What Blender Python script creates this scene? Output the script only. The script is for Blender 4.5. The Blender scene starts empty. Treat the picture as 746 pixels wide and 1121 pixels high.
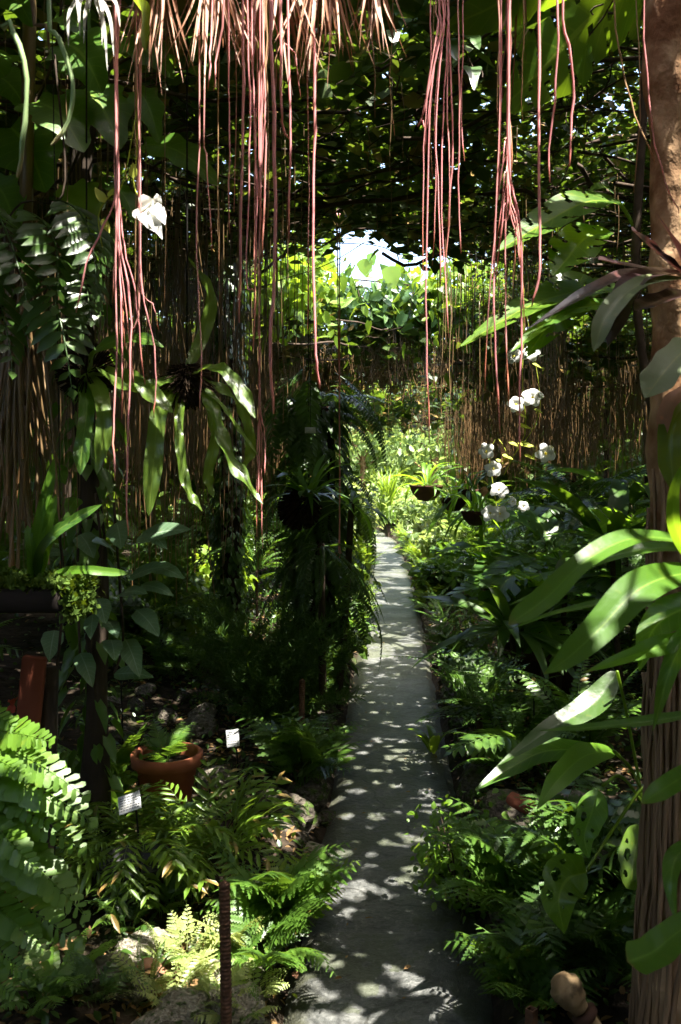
import bpy, math, random
import numpy as np
from mathutils import Vector, Matrix, noise

random.seed(7)
R = np.random.default_rng(11)
rad = math.radians
scene = bpy.context.scene
COL = scene.collection

# ------------------------------------------------------------------ camera frame
F, CX, HY, H = 1000.0, 373.0, 515.0, 1.6       # focal length and horizon in photo pixels, eye height in metres


def W(px, py, Y):
    return np.array([(px - CX) / F * Y, Y, H - (py - HY) / F * Y])


SUN = np.array([0.24, -0.26, 0.93]); SUN = SUN / np.linalg.norm(SUN)

# ------------------------------------------------------------------ ground shape
_CY = np.array([-6, 2.64, 4.5, 9.7, 12.8, 16, 18.8, 21, 24, 28, 34])
_CXs = np.array([-.3, .137, .262, .553, .71, .83, .93, .96, .80, .2, -1.6])


def pc(Y):
    return np.interp(Y, _CY, _CXs)


def sm(a, b, x):
    t = np.clip((x - a) / (b - a), 0, 1)
    return t * t * (3 - 2 * t)


def gz(x, Y):
    d = abs(x - pc(Y))
    s = sm(.29, .43, d)
    n = noise.noise(Vector((x * 2.1, Y * 2.1, 0))) * .035 + noise.noise(Vector((x * 7, Y * 7, 3))) * .012
    return float(-.05 * (1 - s) + s * (.07 + .055 * min(max(d - .3, 0), 4) + n))


def G(px, py, zg=.12):
    """ground point seen at a photo pixel"""
    Y = F * (H - zg) / (py - HY)
    x = (px - CX) / F * Y
    return np.array([x, Y, gz(x, Y)])


# ------------------------------------------------------------------ mesh building
class MB:
    def __init__(s):
        s.V, s.Q, s.T, s.A, s.n = [], [], [], [], 0

    def add(s, V, Q=None, T=None, A=None):
        V = np.asarray(V, float).reshape(-1, 3)
        if Q is not None and len(Q): s.Q.append(np.asarray(Q, int).reshape(-1, 4) + s.n)
        if T is not None and len(T): s.T.append(np.asarray(T, int).reshape(-1, 3) + s.n)
        if A is None: A = np.tile([.5, 0, random.random()], (len(V), 1))
        s.V.append(V); s.A.append(np.asarray(A, float)); s.n += len(V)

    def mesh(s, name, mat, smooth=True):
        m = bpy.data.meshes.new(name)
        V = np.concatenate(s.V) if s.V else np.zeros((0, 3))
        A = np.concatenate(s.A) if s.A else np.zeros((0, 3))
        Q = np.concatenate(s.Q) if s.Q else np.zeros((0, 4), int)
        T = np.concatenate(s.T) if s.T else np.zeros((0, 3), int)
        m.vertices.add(len(V)); m.vertices.foreach_set('co', V.ravel())
        loops = np.concatenate([Q.ravel(), T.ravel()]).astype(np.int32)
        starts = np.concatenate([np.arange(len(Q)) * 4, len(Q) * 4 + np.arange(len(T)) * 3]).astype(np.int32)
        m.loops.add(len(loops)); m.loops.foreach_set('vertex_index', loops)
        m.polygons.add(len(starts)); m.polygons.foreach_set('loop_start', starts)
        m.polygons.foreach_set('use_smooth', np.full(len(starts), smooth))
        m.update(calc_edges=True)
        at = m.attributes.new('luv', 'FLOAT_VECTOR', 'POINT')
        at.data.foreach_set('vector', A.astype(np.float32).ravel())
        m.materials.append(mat)
        return m

    def obj(s, name, mat, parent=None, smooth=True):
        return link(name, s.mesh(name, mat, smooth), parent)


def link(name, me, parent=None):
    o = bpy.data.objects.new(name, me)
    COL.objects.link(o)
    if parent is not None: o.parent = parent
    return o


def tag(o, label=None, cat=None, group=None, kind=None):
    if label: o['label'] = label
    if cat: o['category'] = cat
    if group: o['group'] = group
    if kind: o['kind'] = kind
    return o


def empty(name, loc=(0, 0, 0), label=None, cat=None, group=None, rz=0, sc=1):
    o = bpy.data.objects.new(name, None)
    COL.objects.link(o)
    o.empty_display_size = .1
    o.location = loc; o.rotation_euler = (0, 0, rz); o.scale = (sc, sc, sc)
    return tag(o, label, cat, group)


KIDS = {}


def child(root, o):
    o.parent = root
    KIDS.setdefault(root.name, []).append(o)
    return o


def unit(v):
    v = np.asarray(v, float)
    return v / np.maximum(np.linalg.norm(v, axis=-1, keepdims=True), 1e-9)


def smooth_path(pts, n):
    P = np.asarray(pts, float)
    if len(P) == 2:
        t = np.linspace(0, 1, n)[:, None]
        return P[0] * (1 - t) + P[1] * t
    E = np.vstack([2 * P[0] - P[1], P, 2 * P[-1] - P[-2]])
    out = []
    seg = len(P) - 1
    for u in np.linspace(0, seg, n):
        i = min(int(u), seg - 1); t = u - i
        a, b, c, d = E[i], E[i + 1], E[i + 2], E[i + 3]
        out.append(.5 * (2 * b + (c - a) * t + (2 * a - 5 * b + 4 * c - d) * t * t + (3 * b - a - 3 * c + d) * t ** 3))
    return np.array(out)


def tube(mb, pts, rr, n=6, cap=True):
    P = np.asarray(pts, float); k = len(P)
    r = np.full(k, rr) if np.isscalar(rr) else np.asarray(rr, float)
    T = unit(np.gradient(P, axis=0))
    ref = np.array([1, 0, 0]) if abs(T[0][0]) < .8 else np.array([0, 1, 0])
    S = unit(np.cross(T, ref)); B = np.cross(T, S)
    a = np.linspace(0, 2 * math.pi, n, endpoint=False)
    V = P[:, None, :] + r[:, None, None] * (np.cos(a)[None, :, None] * S[:, None, :] + np.sin(a)[None, :, None] * B[:, None, :])
    i, j = np.meshgrid(np.arange(k - 1), np.arange(n), indexing='ij')
    j2 = (j + 1) % n
    Q = np.stack([i * n + j, i * n + j2, (i + 1) * n + j2, (i + 1) * n + j], -1).reshape(-1, 4)
    rnd = random.random()
    A = np.zeros((k, n, 3)); A[..., 0] = np.linspace(0, 1, k)[:, None]; A[..., 1] = np.cos(a)[None, :]; A[..., 2] = rnd
    V = V.reshape(-1, 3); A = A.reshape(-1, 3); Tt = []
    if cap:
        V = np.vstack([V, P[0], P[-1] + T[-1] * r[-1] * .8])
        A = np.vstack([A, [0, 0, rnd], [1, 0, rnd]])
        c0, c1 = k * n, k * n + 1
        for q in range(n):
            Tt.append((c0, (q + 1) % n, q)); Tt.append((c1, (k - 1) * n + q, (k - 1) * n + (q + 1) % n))
    mb.add(V, Q, Tt, A)


# leaf templates: verts (along, across, height), quads, tris
TPL = {
    'diamond': (np.array([[0, 0, 0], [.45, .5, .04], [1, 0, -.04], [.45, -.5, .04]]), [[0, 3, 2, 1]], []),
    'oval': (np.array([[0, 0, 0], [.22, .36, .06], [.6, .46, .05], [1, 0, -.1], [.6, -.46, .05], [.22, -.36, .06], [.22, 0, 0], [.6, 0, -.02]]),
             [[6, 7, 2, 1], [5, 4, 7, 6]], [[0, 6, 1], [0, 5, 6], [7, 3, 2], [4, 3, 7]]),
    'heart': (np.array([[0, 0, 0], [-.12, .3, .05], [.2, .52, .07], [.6, .34, .03], [1, 0, -.12], [.6, -.34, .03], [.2, -.52, .07], [-.12, -.3, .05], [.2, 0, 0], [.6, 0, -.03]]),
              [[0, 8, 2, 1], [7, 6, 8, 0], [8, 9, 3, 2], [6, 5, 9, 8]], [[9, 4, 3], [5, 4, 9]]),
    'square': (np.array([[0, 0, 0], [.1, .30, .03], [.75, .5, .0], [1, .3, -.05], [.95, -.25, -.05], [.7, -.42, 0], [.1, -.3, .03], [.5, 0, .0]]),
               [[0, 7, 2, 1], [7, 4, 3, 2], [7, 5, 4, 7][:0] or [0, 6, 5, 7]], [[7, 5, 4]]),
}


def cloud(mb, P, D, N, L, Wd, kind='oval'):
    P = np.asarray(P, float).reshape(-1, 3); n = len(P)
    if n == 0: return
    D = unit(np.broadcast_to(D, (n, 3))); N = np.broadcast_to(N, (n, 3))
    S = unit(np.cross(N, D)); N = np.cross(D, S)
    L = np.broadcast_to(L, (n,)); Wd = np.broadcast_to(Wd, (n,))
    tv, tq, tt = TPL[kind]
    V = (P[:, None, :] + D[:, None, :] * (tv[None, :, 0, None] * L[:, None, None])
         + S[:, None, :] * (tv[None, :, 1, None] * Wd[:, None, None])
         + N[:, None, :] * (tv[None, :, 2, None] * L[:, None, None]))
    k = len(tv); off = np.arange(n)[:, None, None] * k
    Q = (np.array(tq)[None] + off).reshape(-1, 4) if tq else None
    T = (np.array(tt)[None] + off).reshape(-1, 3) if tt else None
    A = np.zeros((n, k, 3)); A[..., 0] = tv[None, :, 0]; A[..., 1] = tv[None, :, 1] * 2; A[..., 2] = R.random(n)[:, None]
    mb.add(V.reshape(-1, 3), Q, T, A.reshape(-1, 3))


def blade(mb, pts, w, up=(0, 0, 1), nc=2, fold=.15, ripple=0, freq=20, sweep=None, cutfn=None, asym=None, twist=None):
    P = np.asarray(pts, float); k = len(P)
    w = np.broadcast_to(w, (k,))
    T = unit(np.gradient(P, axis=0))
    up = np.broadcast_to(np.asarray(up, float), (k, 3))
    S = unit(np.cross(T, up)); N = np.cross(S, T)
    if twist is not None:
        tw = np.asarray(twist)[:, None]
        S, N = S * np.cos(tw) + N * np.sin(tw), N * np.cos(tw) - S * np.sin(tw)
    t = np.linspace(0, 1, k)
    a = np.linspace(-1, 1, 2 * nc + 1)
    ph = random.random() * 6
    hgt = fold * np.abs(a)[None, :] * w[:, None] + ripple * w[:, None] * (a[None, :] ** 2) * np.sin(freq * t[:, None] + ph + 1.7 * np.sign(a)[None, :])
    V = P[:, None, :] + S[:, None, :] * (a[None, :, None] * w[:, None, None]) + N[:, None, :] * hgt[..., None]
    if sweep is not None:
        V = V + T[:, None, :] * (np.asarray(sweep)[:, None] * np.abs(a)[None, :])[..., None]
    m = 2 * nc + 1
    Q = []
    for i in range(k - 1):
        for j in range(m - 1):
            if cutfn and cutfn((t[i] + t[i + 1]) / 2, (a[j] + a[j + 1]) / 2): continue
            Q.append((i * m + j, i * m + j + 1, (i + 1) * m + j + 1, (i + 1) * m + j))
    rnd = random.random()
    A = np.zeros((k, m, 3)); A[..., 0] = t[:, None]; A[..., 1] = a[None, :]; A[..., 2] = rnd
    mb.add(V.reshape(-1, 3), Q, None, A.reshape(-1, 3))


def prof(kind, k):
    t = np.linspace(0, 1, k)
    if kind == 'strap': return np.clip(np.minimum(t / .12 * .6 + .35, 1) * np.minimum((1 - t) / .22, 1) ** .7, .01, 1)
    if kind == 'lance': return np.clip(np.sin(math.pi * t ** .8) ** .85, .015, 1)
    if kind == 'blunt': return np.clip(np.minimum(.55 + t * 1.2, 1) * np.minimum((1 - t) / .08, 1) ** .5, .03, 1)
    if kind == 'grass': return np.clip((1 - t) ** .6, .03, 1) * np.minimum(1, .5 + t * 3)
    if kind == 'ovate': return np.clip(np.sin(math.pi * t ** .65) ** .8, .02, 1)
    return np.ones(k)


# ------------------------------------------------------------------ materials
MATS = {}


def nodes_of(name):
    m = bpy.data.materials.new(name); m.use_nodes = True
    nt = m.node_tree; nt.nodes.clear()
    return m, nt, nt.nodes.new, nt.links.new


def mth(nt, op, a, b=None, c=None):
    n = nt.nodes.new('ShaderNodeMath'); n.operation = op
    for i, v in enumerate((a, b, c)):
        if v is None: continue
        if isinstance(v, (int, float)): n.inputs[i].default_value = v
        else: nt.links.new(v, n.inputs[i])
    return n.outputs[0]


def mixc(nt, f, a, b, blend='MIX'):
    n = nt.nodes.new('ShaderNodeMix'); n.data_type = 'RGBA'; n.blend_type = blend
    for s, v in (('Factor', f), ('A', a), ('B', b)):
        sock = [i for i in n.inputs if i.name == s and (i.type == 'RGBA' or s == 'Factor' and i.type == 'VALUE')][0]
        if isinstance(v, (int, float)): sock.default_value = v
        elif isinstance(v, tuple): sock.default_value = (*v, 1) if len(v) == 3 else v
        else: nt.links.new(v, sock)
    return [o for o in n.outputs if o.type == 'RGBA'][0]


def leaf_mat(name, c1, c2, tc=None, tr=.35, rough=.38, vein=0, vc=None, spec=.45, dead=0.0, tip=False):
    m, nt, N, L = nodes_of(name)
    at = N('ShaderNodeAttribute'); at.attribute_name = 'luv'
    sep = N('ShaderNodeSeparateXYZ'); L(at.outputs['Vector'], sep.inputs[0])
    t, a, rnd = sep.outputs
    geo = N('ShaderNodeNewGeometry')
    oi = N('ShaderNodeObjectInfo')
    ns = N('ShaderNodeTexNoise'); ns.inputs['Scale'].default_value = 9; ns.inputs['Detail'].default_value = 3
    L(geo.outputs['Position'], ns.inputs['Vector'])
    f = mth(nt, 'ADD', mth(nt, 'MULTIPLY', rnd, .55), mth(nt, 'MULTIPLY', ns.outputs['Fac'], .45))
    f = mth(nt, 'ADD', f, mth(nt, 'MULTIPLY', mth(nt, 'SUBTRACT', oi.outputs['Random'], .5), .3))
    col = mixc(nt, f, c1, c2)
    if dead > 0:
        d = mth(nt, 'GREATER_THAN', rnd, 1 - dead)
        col = mixc(nt, d, col, (.20, .13, .035))
    # worn speckles
    n2 = N('ShaderNodeTexNoise'); n2.inputs['Scale'].default_value = 55; n2.inputs['Detail'].default_value = 2
    L(geo.outputs['Position'], n2.inputs['Vector'])
    sp = mth(nt, 'MULTIPLY', mth(nt, 'SUBTRACT', n2.outputs['Fac'], .62), 4); 
    sp = mth(nt, 'MINIMUM', mth(nt, 'MAXIMUM', sp, 0), .6)
    col = mixc(nt, sp, col, (c2[0] * 1.5 + .02, c2[1] * 1.1, c2[2] * .8))
    if vein:
        aa = mth(nt, 'ABSOLUTE', a)
        mid = mth(nt, 'LESS_THAN', aa, .055)
        v = mid
        if vein == 1:      # feather veins
            w_ = mth(nt, 'FRACT', mth(nt, 'MULTIPLY', mth(nt, 'SUBTRACT', t, mth(nt, 'MULTIPLY', aa, .16)), 9))
            v = mth(nt, 'MAXIMUM', mid, mth(nt, 'MULTIPLY', mth(nt, 'LESS_THAN', w_, .10), .55))
        if vein == 2:      # lengthwise streaks
            w_ = mth(nt, 'FRACT', mth(nt, 'MULTIPLY', aa, 9.0))
            v = mth(nt, 'MAXIMUM', mth(nt, 'MULTIPLY', mid, .8), mth(nt, 'MULTIPLY', mth(nt, 'LESS_THAN', w_, .3), .22))
        vcol = vc or (c2[0] * 1.9 + .03, c2[1] * 1.5 + .03, c2[2] * 1.6 + .01)
        col = mixc(nt, v, col, vcol)
    if tip:
        tf = mth(nt, 'MULTIPLY', mth(nt, 'SUBTRACT', mth(nt, 'ADD', t, mth(nt, 'MULTIPLY', n2.outputs['Fac'], .06)), .985), 25); tf = mth(nt, 'MINIMUM', mth(nt, 'MAXIMUM', tf, 0), .85)
        col = mixc(nt, tf, col, (.16, .10, .03))
    if tc is None: tc = (min(.75, c2[0] * 2.4 + .04), min(.8, c2[1] * 2.2 + .05), c2[2] * .6)
    p = N('ShaderNodeBsdfPrincipled')
    L(col, p.inputs['Base Color']); p.inputs['Roughness'].default_value = rough
    p.inputs['Specular IOR Level'].default_value = spec
    b = N('ShaderNodeBump'); b.inputs['Strength'].default_value = .25; b.inputs['Distance'].default_value = .004
    L(n2.outputs['Fac'], b.inputs['Height']); L(b.outputs[0], p.inputs['Normal'])
    tl = N('ShaderNodeBsdfTranslucent')
    L(mixc(nt, .75, col, tc), tl.inputs['Color'])
    mx = N('ShaderNodeMixShader'); mx.inputs[0].default_value = tr
    L(p.outputs[0], mx.inputs[1]); L(tl.outputs[0], mx.inputs[2])
    out = N('ShaderNodeOutputMaterial'); L(mx.outputs[0], out.inputs['Surface'])
    MATS[name] = m
    return m


def solid_mat(name, c1, c2, scale=12, rough=.7, bump=.4, dist=.01, spec=.3, stretch=(1, 1, 1), c3=None, s3=3, th=.55, metal=0, transl=0, detail=6, coord='Object'):
    m, nt, N, L = nodes_of(name)
    tc = N('ShaderNodeTexCoord'); mp = N('ShaderNodeMapping'); mp.inputs['Scale'].default_value = stretch
    L(tc.outputs[coord], mp.inputs[0])
    ns = N('ShaderNodeTexNoise'); ns.inputs['Scale'].default_value = scale; ns.inputs['Detail'].default_value = detail
    L(mp.outputs[0], ns.inputs['Vector'])
    rmp = N('ShaderNodeValToRGB'); rmp.color_ramp.elements[0].position = .3; rmp.color_ramp.elements[1].position = .72
    rmp.color_ramp.elements[0].color = (*c1, 1); rmp.color_ramp.elements[1].color = (*c2, 1)
    oi = N('ShaderNodeObjectInfo')
    L(ns.outputs['Fac'], rmp.inputs[0]); col = rmp.outputs[0]
    col = mixc(nt, mth(nt, 'MULTIPLY', oi.outputs['Random'], .35), col, c1)
    if c3:
        n3 = N('ShaderNodeTexNoise'); n3.inputs['Scale'].default_value = s3; n3.inputs['Detail'].default_value = 5
        L(tc.outputs[coord], n3.inputs['Vector'])
        f = mth(nt, 'MINIMUM', mth(nt, 'MAXIMUM', mth(nt, 'MULTIPLY', mth(nt, 'SUBTRACT', n3.outputs['Fac'], th), 9), 0), 1)
        col = mixc(nt, f, col, c3)
    p = N('ShaderNodeBsdfPrincipled'); L(col, p.inputs['Base Color'])
    p.inputs['Roughness'].default_value = rough; p.inputs['Specular IOR Level'].default_value = spec; p.inputs['Metallic'].default_value = metal
    b = N('ShaderNodeBump'); b.inputs['Strength'].default_value = bump; b.inputs['Distance'].default_value = dist
    L(ns.outputs['Fac'], b.inputs['Height']); L(b.outputs[0], p.inputs['Normal'])
    sh = p.outputs[0]
    if transl:
        tl = N('ShaderNodeBsdfTranslucent'); L(col, tl.inputs['Color'])
        mx = N('ShaderNodeMixShader'); mx.inputs[0].default_value = transl
        L(sh, mx.inputs[1]); L(tl.outputs[0], mx.inputs[2]); sh = mx.outputs[0]
    out = N('ShaderNodeOutputMaterial'); L(sh, out.inputs['Surface'])
    MATS[name] = m
    return m


def tip_mat(name, c_top, c_mid, c_tip, rough=.4, transl=.15):
    """aerial root: woody towards the top, fresh colour lower down, own colour at the tip"""
    m, nt, N, L = nodes_of(name)
    at = N('ShaderNodeAttribute'); at.attribute_name = 'luv'
    sep = N('ShaderNodeSeparateXYZ'); L(at.outputs['Vector'], sep.inputs[0])
    geo = N('ShaderNodeNewGeometry'); ns = N('ShaderNodeTexNoise'); ns.inputs['Scale'].default_value = 14; ns.inputs['Detail'].default_value = 4
    mp = N('ShaderNodeMapping'); mp.inputs['Scale'].default_value = (3, 3, .6)
    L(geo.outputs['Position'], mp.inputs[0]); L(mp.outputs[0], ns.inputs['Vector'])
    oi = N('ShaderNodeObjectInfo')
    t = mth(nt, 'ADD', sep.outputs[0], mth(nt, 'MULTIPLY', mth(nt, 'SUBTRACT', ns.outputs['Fac'], .5), .5))
    r = N('ShaderNodeValToRGB'); e = r.color_ramp.elements
    e[0].position = .05; e[0].color = (*c_top, 1); e[1].position = 1; e[1].color = (*c_tip, 1)
    q = e.new(.35); q.color = (*c_mid, 1); q = e.new(.85); q.color = (*c_mid, 1)
    L(t, r.inputs[0])
    col = mixc(nt, mth(nt, 'MULTIPLY', oi.outputs['Random'], .3), r.outputs[0], c_top)
    p = N('ShaderNodeBsdfPrincipled'); L(col, p.inputs['Base Color']); p.inputs['Roughness'].default_value = rough
    tl = N('ShaderNodeBsdfTranslucent'); L(col, tl.inputs['Color'])
    mx = N('ShaderNodeMixShader'); mx.inputs[0].default_value = transl
    L(p.outputs[0], mx.inputs[1]); L(tl.outputs[0], mx.inputs[2])
    out = N('ShaderNodeOutputMaterial'); L(mx.outputs[0], out.inputs['Surface'])
    return m


M = dict(
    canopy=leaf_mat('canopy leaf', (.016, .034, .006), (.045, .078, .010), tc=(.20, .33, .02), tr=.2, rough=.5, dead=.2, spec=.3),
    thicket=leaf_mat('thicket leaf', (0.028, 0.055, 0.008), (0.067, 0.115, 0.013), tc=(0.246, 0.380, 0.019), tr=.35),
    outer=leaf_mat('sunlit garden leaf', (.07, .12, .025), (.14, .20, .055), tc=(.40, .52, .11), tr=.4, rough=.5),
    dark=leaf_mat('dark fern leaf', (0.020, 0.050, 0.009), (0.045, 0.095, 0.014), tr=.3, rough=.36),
    fern=leaf_mat('fern leaf', (0.034, 0.085, 0.010), (0.073, 0.140, 0.018), tc=(0.224, 0.400, 0.026), tr=.34, rough=.4, dead=.01),
    bright=leaf_mat('fresh green leaf', (0.062, 0.120, 0.008), (0.123, 0.200, 0.016), tc=(0.381, 0.520, 0.026), tr=.38, rough=.4, dead=.02),
    maiden=leaf_mat('maidenhair leaf', (0.050, 0.115, 0.010), (0.095, 0.180, 0.016), tc=(0.269, 0.460, 0.026), tr=.38, rough=.45),
    strap=leaf_mat('strap leaf', tip=True, c1=(.036, .105, .007), c2=(.075, .165, .014), tc=(.36, .58, .022), tr=.46, rough=.44, vein=2, vc=(.15, .26, .03), spec=.28),
    broad=leaf_mat('broad glossy leaf', (.036, .10, .012), (.075, .16, .018), tc=(.28, .5, .02), tr=.46, rough=.36, vein=1, spec=.45),
    monstera=leaf_mat('split leaf', (0.039, 0.100, 0.008), (0.078, 0.150, 0.013), tc=(0.336, 0.520, 0.016), tr=.45, rough=.32, vein=1, spec=.5),
    blue=leaf_mat('bluish vine leaf', (0.050, 0.110, 0.033), (0.090, 0.160, 0.049), tc=(0.224, 0.380, 0.052), tr=.3, rough=.3, spec=.6),
    varieg=leaf_mat('silver marked leaf', (.055, .11, .055), (.10, .165, .09), tr=.28, rough=.32, vein=1, vc=(.22, .29, .2), spec=.5),
    stag=leaf_mat('wavy epiphyte leaf', (0.050, 0.100, 0.013), (0.095, 0.160, 0.019), tc=(0.392, 0.500, 0.026), tr=.42, rough=.34, vein=2, vc=(0.157, 0.220, 0.033)),
    bronze=leaf_mat('bronze strap leaf', (.014, .009, .011), (.038, .018, .018), tc=(.10, .03, .02), tr=.10, rough=.28, spec=.6),
    greyleaf=leaf_mat('grey green leaf', (0.078, 0.110, 0.039), (.12, .16, .09), tr=.3, rough=.5, vein=2, vc=(0.179, 0.200, 0.072)),
    dry=leaf_mat('dried brown leaf', (.22, .105, .06), (.37, .19, .12), tc=(.45, .19, .09), tr=.3, rough=.6, vein=2, vc=(.3, .16, .08)),
    pale=leaf_mat('pale air plant leaf', (.30, .30, .27), (.48, .46, .42), tc=(.5, .45, .35), tr=.3, rough=.6),
    grass=leaf_mat('grassy leaf', (0.056, 0.115, 0.010), (0.112, 0.190, 0.019), tc=(0.336, 0.480, 0.026), tr=.36, rough=.4, dead=.03),
    feather=leaf_mat('feathery leaf', (0.034, 0.080, 0.013), (0.056, 0.115, 0.019), tr=.3, rough=.5),
    silver=leaf_mat('sun brightened leaf', (0.134, 0.190, 0.052), (0.246, 0.280, 0.091), tc=(0.448, 0.500, 0.091), tr=.32, rough=.45),  # leaf colour lightened so the glare of the sun is painted in
    moss=leaf_mat('moss', (.03, .06, .010), (.07, .11, .018), tr=.2, rough=.85, spec=.1),
    litter=leaf_mat('fallen leaf', (.09, .05, .02), (.22, .14, .06), tr=.15, rough=.7, spec=.2),
    petal=leaf_mat('white petal', (.66, .67, .64), (.76, .76, .73), tc=(.75, .75, .66), tr=.4, rough=.5, spec=.2),
    throat=leaf_mat('yellow throat', (.62, .5, .12), (.7, .6, .2), tr=.3, rough=.5, spec=.2),
    bud=leaf_mat('green bud', (0.280, 0.340, 0.046), (0.448, 0.480, 0.078), tr=.3, rough=.5, spec=.2),
    soil=solid_mat('soil', (.012, .009, .006), (.05, .036, .024), 18, .95, .9, .03, .1, c3=(.03, .045, .012), s3=2.2, th=.56),
    bark=solid_mat('bark', (.15, .075, .035), (.50, .34, .20), 11, .92, 1.0, .03, .12, (1, 1, .7), c3=(.14, .065, .03), s3=6, th=.5),
    darkbark=solid_mat('dark bark', (.018, .013, .009), (.06, .042, .028), 16, .9, .9, .015, .2, (1, 1, .25)),
    twig=solid_mat('woody vine', (.022, .015, .010), (.075, .05, .032), 20, .85, .5, .006, .2),
    rootdry=solid_mat('dry root', (.13, .08, .045), (.30, .19, .11), 14, .7, .4, .004, .3, (1, 1, .3)),
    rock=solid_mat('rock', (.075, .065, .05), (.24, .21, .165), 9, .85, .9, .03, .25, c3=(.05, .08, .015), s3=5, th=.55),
    sunlitrock=solid_mat('sun brightened stone', (.16, .14, .105), (.42, .38, .30), 14, .9, 1.0, .03, .2, c3=(.07, .10, .025), s3=7, th=.53),  # lit copy of the rock, direct sun painted into its colour
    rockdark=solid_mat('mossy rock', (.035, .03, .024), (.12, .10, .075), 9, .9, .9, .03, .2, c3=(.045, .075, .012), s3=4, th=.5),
    rust=solid_mat('rusty steel', (.055, .025, .014), (.17, .075, .035), 60, .75, .6, .003, .35),
    terra=solid_mat('terracotta', (.22, .065, .03), (.34, .115, .055), 14, .75, .25, .003, .3, c3=(.16, .07, .04), s3=7, th=.58),
    blackpot=solid_mat('black plastic', (.008, .008, .008), (.02, .02, .02), 20, .5, .1, .002, .4),
    darkpot=solid_mat('dark clay', (.035, .016, .010), (.07, .03, .018), 12, .8, .3, .004, .2),
    greyplate=solid_mat('dull plate', (.16, .16, .155), (.26, .26, .25), 40, .6, .1, .001, .3),
    plate=solid_mat('metal plate', (.33, .34, .34), (.5, .51, .51), 40, .4, .1, .001, .5, c3=(.3, .29, .26), s3=25, th=.56),
    ink=solid_mat('engraved lettering', (.05, .05, .05), (.1, .1, .1), 60, .6, .1, .001, .2),
    wood=solid_mat('weathered wood', (.12, .075, .035), (.33, .23, .12), 26, .75, .9, .006, .25, (1, 1, .25), c3=(.07, .045, .02), s3=22, th=.52),
    plank=solid_mat('blackened wood', (.010, .008, .007), (.03, .022, .018), 12, .9, .6, .01, .15, (.3, 1, 1)),
    redwood=solid_mat('reddish board', (.10, .025, .012), (.19, .05, .022), 9, .8, .4, .005, .2, (1, 1, .2)),
    brick=solid_mat('brick', (.16, .05, .03), (.27, .09, .05), 16, .9, .6, .008, .2),
    wire=solid_mat('dark wire', (.012, .011, .01), (.03, .028, .025), 40, .9, .1, .001, .05),
    fibre=solid_mat('coir fibre', (.012, .008, .005), (.04, .025, .014), 30, .95, 1, .02, .1),
    redpetal=leaf_mat('red bract', (.4, .04, .03), (.55, .08, .05), tr=.3, rough=.5),
)
M['pink'] = tip_mat('pink aerial root', (.48, .29, .17), (.74, .33, .32), (.76, .26, .15), transl=.28)
M['pinkfull'] = tip_mat('deep pink aerial root', (.66, .29, .27), (.75, .32, .32), (.76, .26, .17), transl=.28)
M['tan'] = tip_mat('tan aerial root', (.30, .20, .09), (.36, .21, .10), (.46, .18, .09))
M['thin'] = tip_mat('thin aerial root', (.11, .07, .032), (.17, .105, .045), (.26, .13, .055), transl=.2)
M['pod'] = tip_mat('green pod', (.30, .42, .20), (.30, .42, .18), (.45, .30, .14))


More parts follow.
